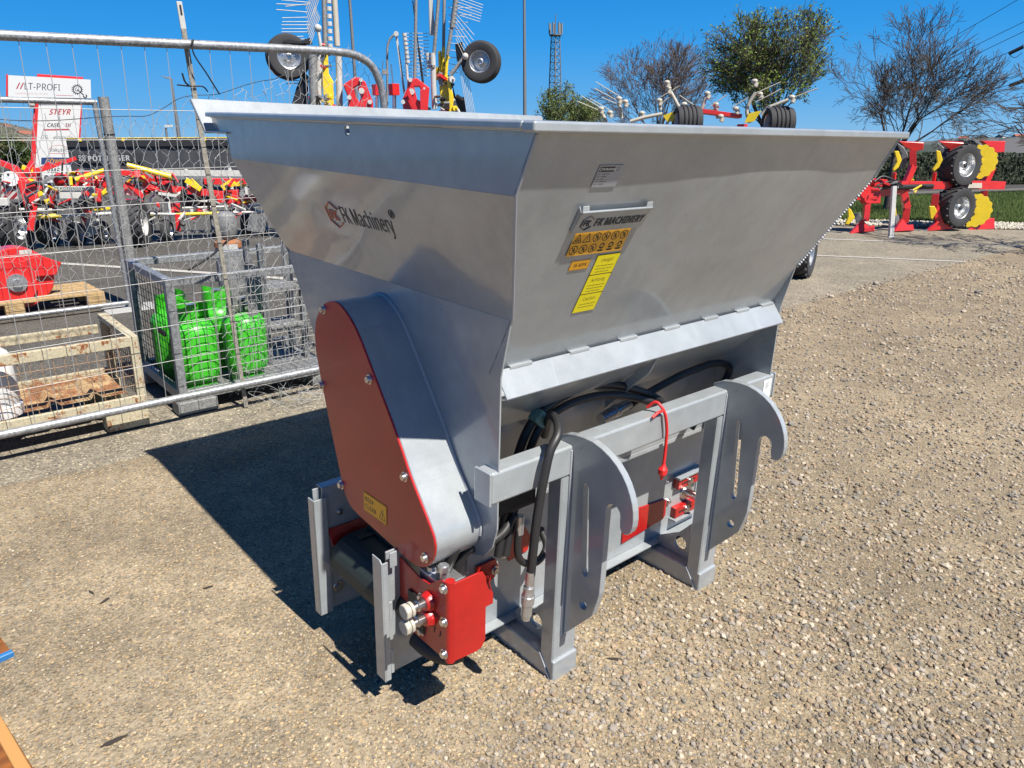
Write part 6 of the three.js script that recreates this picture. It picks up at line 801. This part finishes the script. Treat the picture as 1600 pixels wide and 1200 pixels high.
// ------------------------------------------------------------------ trees, hedge, hills, houses
function growTree(name, label, base, o) {
  const T = thing(name, label, 'tree', base, o.group), s0 = seed; seed = o.seed; const wood = [], thin = [], tips = [];
  const cyl = (a, b, r0, r1, n, L) => L.push(bar(a, b, r0, r1, n, true));
  const rot = (d, a, b) => { const v = V(d).clone(), p = new THREE.Vector3(rnd() - .5, rnd() - .5, rnd() - .5).cross(v).normalize(); return v.applyAxisAngle(p, rr(a, b)).normalize(); };
  const inside = (p) => { const dx = (p.x - o.c[0]) / o.r[0], dy = (p.y - o.c[1]) / o.r[1], dz = (p.z - o.c[2]) / o.r[0]; return dx * dx + dy * dy + dz * dz; };
  (function go(p, d, len, r, lev) {
    const seg = lev > 2 ? 2 : 3; let q = V(p).clone(), dd = V(d).clone(), rad = r;
    for (let i = 0; i < seg; i++) {
      dd.add(new THREE.Vector3(rr(-1, 1), rr(-.5, 1) * o.up, rr(-1, 1)).multiplyScalar(o.wob)).normalize();
      const e = q.clone().addScaledVector(dd, len / seg), r2 = Math.max(o.rmin, rad * .82); cyl(q, e, rad, r2, lev < 2 ? 7 : lev < 4 ? 4 : 3, lev < 3 ? wood : thin); q = e; rad = r2;
      if (lev >= 1 && lev < o.lev && i < seg) { const n = lev < 2 ? 1 : o.side; for (let k = 0; k < n; k++) if (rnd() < .85) go(q, rot(dd, o.a0, o.a1), len * rr(.5, .75), rad * .55, lev + 1); }
      if (lev >= o.lev - 1) tips.push([q.clone(), dd.clone()]);
    }
    if (lev < o.lev) { const n = lev === 0 ? o.first : 2; for (let k = 0; k < n; k++) { const nd = rot(dd, o.a0 * .6, o.a1 * (lev === 0 ? 1.15 : .85)); nd.y += o.up * .25; nd.normalize(); const k2 = inside(q.clone().addScaledVector(nd, len * .5)); if (k2 > 1.25 && lev > 1) continue; go(q, nd, len * rr(.66, .86) * (k2 > 1 ? .6 : 1), rad * .75, lev + 1); } }
  })(base, o.lean || [0, 1, 0], o.len, o.rad, 0);
  part('trunk', wood, o.bark, T); if (thin.length) part('twigs', thin, o.bark, T);
  if (o.leaf) {
    const pos = [], col = [];
    for (const [p, d] of tips) for (let k = 0; k < o.leaf; k++) {
      if (o.thin && rnd() > o.thin) continue;
      const c = p.clone().add(new THREE.Vector3(rr(-1, 1), rr(-1, 1), rr(-1, 1)).multiplyScalar(o.spread)), u = new THREE.Vector3(rr(-1, 1), rr(-1, 1), rr(-1, 1)).normalize(), v = new THREE.Vector3(rr(-1, 1), rr(-1, 1), rr(-1, 1)).cross(u).normalize(), s = o.size * rr(.6, 1.3), f = rr(.65, 1.25), cc = [o.col[0] * f * rr(.85, 1.15), o.col[1] * f, o.col[2] * f];
      const A = c.clone().addScaledVector(u, s), B = c.clone().addScaledVector(v, s * .55), C = c.clone().addScaledVector(u, -s), D2 = c.clone().addScaledVector(v, -s * .55); for (const q of [A, B, C, A, C, D2]) { pos.push(q.x, q.y, q.z); col.push(...cc); }
    }
    const g = new THREE.BufferGeometry(); g.setAttribute('position', new THREE.Float32BufferAttribute(pos, 3)); g.setAttribute('color', new THREE.Float32BufferAttribute(col, 3)); g.computeVertexNormals(); part('crown', g, M.leaf, T);
  }
  seed = s0; return T;
}
{ const b = [15.1, groundY(15.1, -5.39), -5.39]; growTree('bare_tree', 'bare dark tree with spreading branches behind the red plough', b, { seed: 11, lean: [.02, 1, -.05], len: 1.15, rad: .08, rmin: .0042, lev: 6, first: 5, side: 1, a0: .3, a1: .85, up: .25, wob: .13, c: [15.1, 2.3, -5.3], r: [1.95, 1.75], bark: M.bark, leaf: 0 }); }
{ const b = [21.6, groundY(21.6, -12.2), -12.2]; growTree('leafy_tree', 'broad tree in fresh spring leaf above the hopper rim', b, { seed: 23, len: 1.5, rad: .15, rmin: .007, lev: 6, first: 6, side: 1, a0: .28, a1: .8, up: .3, wob: .12, c: [21.6, 3.0, -12.2], r: [3.1, 2.5], bark: M.bark, leaf: 1, thin: .62, spread: .12, size: .046, col: [.19, .25, .055] }); }
{ const b = [22.0, groundY(22, -17.2), -17.2]; growTree('bare_tree', 'reddish bare tree left of the leafy tree, above the hopper rim', b, { seed: 36, len: 1.45, rad: .11, rmin: .006, lev: 6, first: 6, side: 1, a0: .25, a1: .75, up: .4, wob: .1, c: [22, 3.0, -17.2], r: [2.5, 2.1], bark: M.barkGrey, leaf: 0 }); }
{ const b = [26.4, groundY(26.4, -26.7), -26.7]; growTree('young_tree', 'small pale green tree beneath the radio mast', b, { seed: 44, len: 1.3, rad: .1, rmin: .009, lev: 5, first: 5, side: 1, a0: .3, a1: .85, up: .3, wob: .12, c: [26.4, 2.6, -26.7], r: [1.9, 2.0], bark: M.barkGrey, leaf: 3, spread: .17, size: .06, col: [.14, .18, .06] }); }
{ const b = [11.938,.662,-1.36], q = [b[0], groundY(b[0], b[2]), b[2]]; growTree('bare_tree', 'bare twigs of a tree reaching in at the right edge', q, { seed: 52, len: 1.0, rad: .07, rmin: .005, lev: 5, first: 5, side: 1, a0: .35, a1: .9, up: .15, wob: .14, c: [q[0], 1.8, q[2]], r: [1.5, 1.4], bark: M.bark, leaf: 0 }); }
{ // clipped hedge beyond the road
  const A = [11, -16.2], B = [20.8, -10.6], C = [29.7, -7.5], D2 = [46, -2], mid = [24, groundY(24, -9.5), -9.5], T = thing('hedge', 'dark clipped evergreen hedge along the road behind the plough', 'hedge', mid), pos = [], col = [], core = [];
  for (const [P, Q] of [[A, B], [B, C], [C, D2]]) {
    const L = Math.hypot(Q[0] - P[0], Q[1] - P[1]), n = Math.round(L * 420), dx = (Q[0] - P[0]) / L, dz = (Q[1] - P[1]) / L;
    core.push(beam([P[0], groundY(...P) + .48, P[1]], [Q[0], groundY(...Q) + .48, Q[1]], .7, .9));
    for (let i = 0; i < n; i++) { const t = rnd(), f = rnd(), top = f < .35, h = top ? 1.0 + .06 * fbm(t * L * 2, 1) : rnd() * 1.0, w = top ? rr(-.45, .45) : (f < .8 ? .45 : -.45), x = P[0] + dx * L * t - dz * w, z = P[1] + dz * L * t + dx * w, c = new THREE.Vector3(x + rr(-.05, .05), groundY(x, z) + h + rr(-.05, .05), z + rr(-.05, .05)), u = new THREE.Vector3(rr(-1, 1), rr(-1, 1), rr(-1, 1)).normalize(), v = new THREE.Vector3(rr(-1, 1), rr(-1, 1), rr(-1, 1)).cross(u).normalize(), s = rr(.03, .07), g = rr(.6, 1.3), cc = [.028 * g, .042 * g, .016 * g]; for (const q of [c.clone().addScaledVector(u, s), c.clone().addScaledVector(v, s * .6), c.clone().addScaledVector(u, -s), c.clone().addScaledVector(u, s), c.clone().addScaledVector(u, -s), c.clone().addScaledVector(v, -s * .6)]) { pos.push(q.x, q.y, q.z); col.push(...cc); } }
  }
  const g = new THREE.BufferGeometry(); g.setAttribute('position', new THREE.Float32BufferAttribute(pos, 3)); g.setAttribute('color', new THREE.Float32BufferAttribute(col, 3)); g.computeVertexNormals(); part('foliage', g, M.hedge, T); part('inner_branches', core, std(lin(.015, .02, .01), { roughness: 1 }), T);
}
// shrubs below the hill at left, behind the rakes
[[[3.056,.939,-42.062], 2.0, 'brown green shrub at the left frame edge under the hill', [.1, .1, .045]], [[5.176,.822,-47.844], 1.9, 'dense green shrub under the left hill, beside the pylon sign', [.07, .1, .03]], [[6.761,.729,-52.664], 1.7, 'grey brown bare shrub just left of the pylon sign', [.13, .11, .08]], [[10.728,.607,-54.97], 1.7, 'low shrub right of the pylon sign behind the trailer', [.08, .1, .04]]].forEach(([p, h, l, c], i) => { const b = [p[0], groundY(p[0], p[2]), p[2]]; growTree('shrub', l, b, { seed: 70 + i, len: h * .36, rad: .06, rmin: .01, lev: 4, first: 8, side: 1, a0: .3, a1: 1.0, up: .2, wob: .15, c: [b[0], h * .5, b[2]], r: [h * .95, h * .6], bark: M.barkGrey, leaf: i === 2 ? 2 : 5, spread: .28, size: .09, col: c, group: 'shrubs below the left hill' }); });
function ridge(tops, depth, sd, tint) {   // hill side: crest points in world coordinates, rolling down towards the viewer
  const n = tops.length - 1, crest = (u) => { const k = Math.min(n - 1, Math.floor(u * n)), f = u * n - k, s = f * f * (3 - 2 * f), a = tops[k], b = tops[k + 1]; return [a[0] + (b[0] - a[0]) * f, a[1] + (b[1] - a[1]) * s, a[2] + (b[2] - a[2]) * f]; };
  const g = grid((u, v) => { const c = crest(u), dx = camera.position.x - c[0], dz = camera.position.z - c[2], L = Math.hypot(dx, dz), back = v > .8 ? (v - .8) / .2 : 0, f = v > .8 ? 1 : v / .8, d = (1 - f) * depth - back * depth, h = (c[1] + .35) * (f * f * (3 - 2 * f)) * (1 - back) - .3 + (c[1] * .07) * fbm(u * 60 + sd, v * 6, sd) * f; return [c[0] + dx / L * d, h, c[2] + dz / L * d]; }, 260, 60, false);
  const p = g.attributes.position, col = new Float32Array(p.count * 3); for (let i = 0; i < p.count; i++) { const x = p.getX(i), y = p.getY(i), z = p.getZ(i), k = fbm(x * .035, z * .035 + y * .2, sd) + .5 * fbm(x * .15, z * .15 + y * .5, sd + 1), f = 1 + .5 * fbm(x * .4, z * .4 + y, sd + 2), c = k > .12 ? tint[0] : k > -.08 ? tint[1] : tint[2]; for (let q = 0; q < 3; q++) col[3 * i + q] = c[q] * f; }
  g.setAttribute('color', new THREE.BufferAttribute(col, 3)); return struct('hill', g, std(lin(1, 1, 1), { roughness: 1, vertexColors: true }));
}
ridge([[7.81,50.363,-898.272], [67.078,38.511,-895.689], [123.746,29.035,-889.534], [153.887,23.303,-884.767], [179.797,17.283,-879.827], [200.758,9.813,-875.249], [245.839,5.005,-863.604], [335.421,1.37,-832.787], [446.712,-.037,-778.644]], 420, 3, [[.075, .075, .035], [.042, .047, .026], [.12, .095, .07]]);
ridge([[646.393,5.244,-1125.239], [851.954,4.602,-978.745], [999.35,4.31,-827.686], [1114.867,3.965,-664.066], [1179.36,3.23,-541.491], [1209.51,4.069,-470.449], [1228.808,8.572,-417.586], [1240.801,8.821,-380.58], [1256.893,10.356,-323.705], [1274.867,13.645,-243.891], [1288.418,12.55,-158.083]], 400, 9, [[.065, .075, .06], [.05, .062, .058], [.09, .088, .08]]);
{ // houses on the slopes
  const house = (p, w, h, d, a, wall, roof, label, grp) => { const T = thing('house', label, 'house', p, grp), W = (x, y, z) => [p[0] + x * Math.cos(a) - z * Math.sin(a), p[1] + y, p[2] + x * Math.sin(a) + z * Math.cos(a)];
    part('wall', prismY([W(-w / 2, 0, -d / 2), W(w / 2, 0, -d / 2), W(w / 2, 0, d / 2), W(-w / 2, 0, d / 2)].map((q) => [q[0], q[2]]).reverse(), p[1] - 2, p[1] + h, [], .02), wall, T); const e = .4, rh = w * .3; part('roof', [slab([W(-w / 2 - e, h - .1, -d / 2 - e), W(-w / 2 - e, h - .1, d / 2 + e), W(0, h + rh, d / 2 + e), W(0, h + rh, -d / 2 - e)], .2), slab([W(w / 2 + e, h - .1, -d / 2 - e), W(w / 2 + e, h - .1, d / 2 + e), W(0, h + rh, d / 2 + e), W(0, h + rh, -d / 2 - e)], .2), slab([W(-w / 2, h, d / 2 - .1), W(w / 2, h, d / 2 - .1), W(0, h + rh - .1, d / 2 - .1)], .1)], roof, T); for (const x of [-w * .25, w * .25]) part('window', slab([W(x - .5, h * .45, d / 2 + .02), W(x + .5, h * .45, d / 2 + .02), W(x + .5, h * .8, d / 2 + .02), W(x - .5, h * .8, d / 2 + .02)], .06), M.black, T); };
  const wW = std(lin(.62, .6, .56), { roughness: .9 }), wC = std(lin(.5, .42, .33), { roughness: .9 }), rR = std(lin(.25, .08, .05), { roughness: .9 }), rD = std(lin(.06, .06, .065), { roughness: .8 });
  const hs = [[[114.044,19.272,-789.902], 'white house highest on the left hill', wW, rR], [[116.367,12.601,-728.839], 'cream house on the left hill below the topmost', wC, rR], [[95.573,4.797,-630.883], 'red roofed white house low on the left hill by the frame edge', wW, rR], [[81.325,1.518,-592.547], 'small cream house at the left frame edge above the red rake', wC, rD], [[168.416,5.537,-759.54], 'white house on the hill right of the pylon sign', wW, rR]]; hs.forEach(([p, l, w, r], i) => house(p, 8, 3.6, 9, .6 + i * .7, w, r, l, 'houses on the left hill'));
  const r2 = [[[1123.739,3.217,-384.876], 'white house left on the far ridge above the plough', wW, rR], [[1140.075,3.744,-367.492], 'pale house in the middle of the far ridge', wC, rD], [[1126.696,4.23,-343.371], 'white house right of the middle on the far ridge', wW, rD], [[1141.753,4.758,-327.792], 'white house at the right end of the far ridge', wW, rR]]; r2.forEach(([p, l, w, r], i) => house(p, 9, 4, 10, i * .8, w, r, l, 'houses on the far ridge'));
  house([57.841,-.329,-15.514], 5, .5, 8, 1.9, wC, rD, 'dark roofed house just behind the hedge at right'); house([64.377,-.692,-21.347], 6, .6, 8, 1.2, wW, rD, 'low dark roofed house behind the plough wheels');
}
renderer.render(scene, camera);
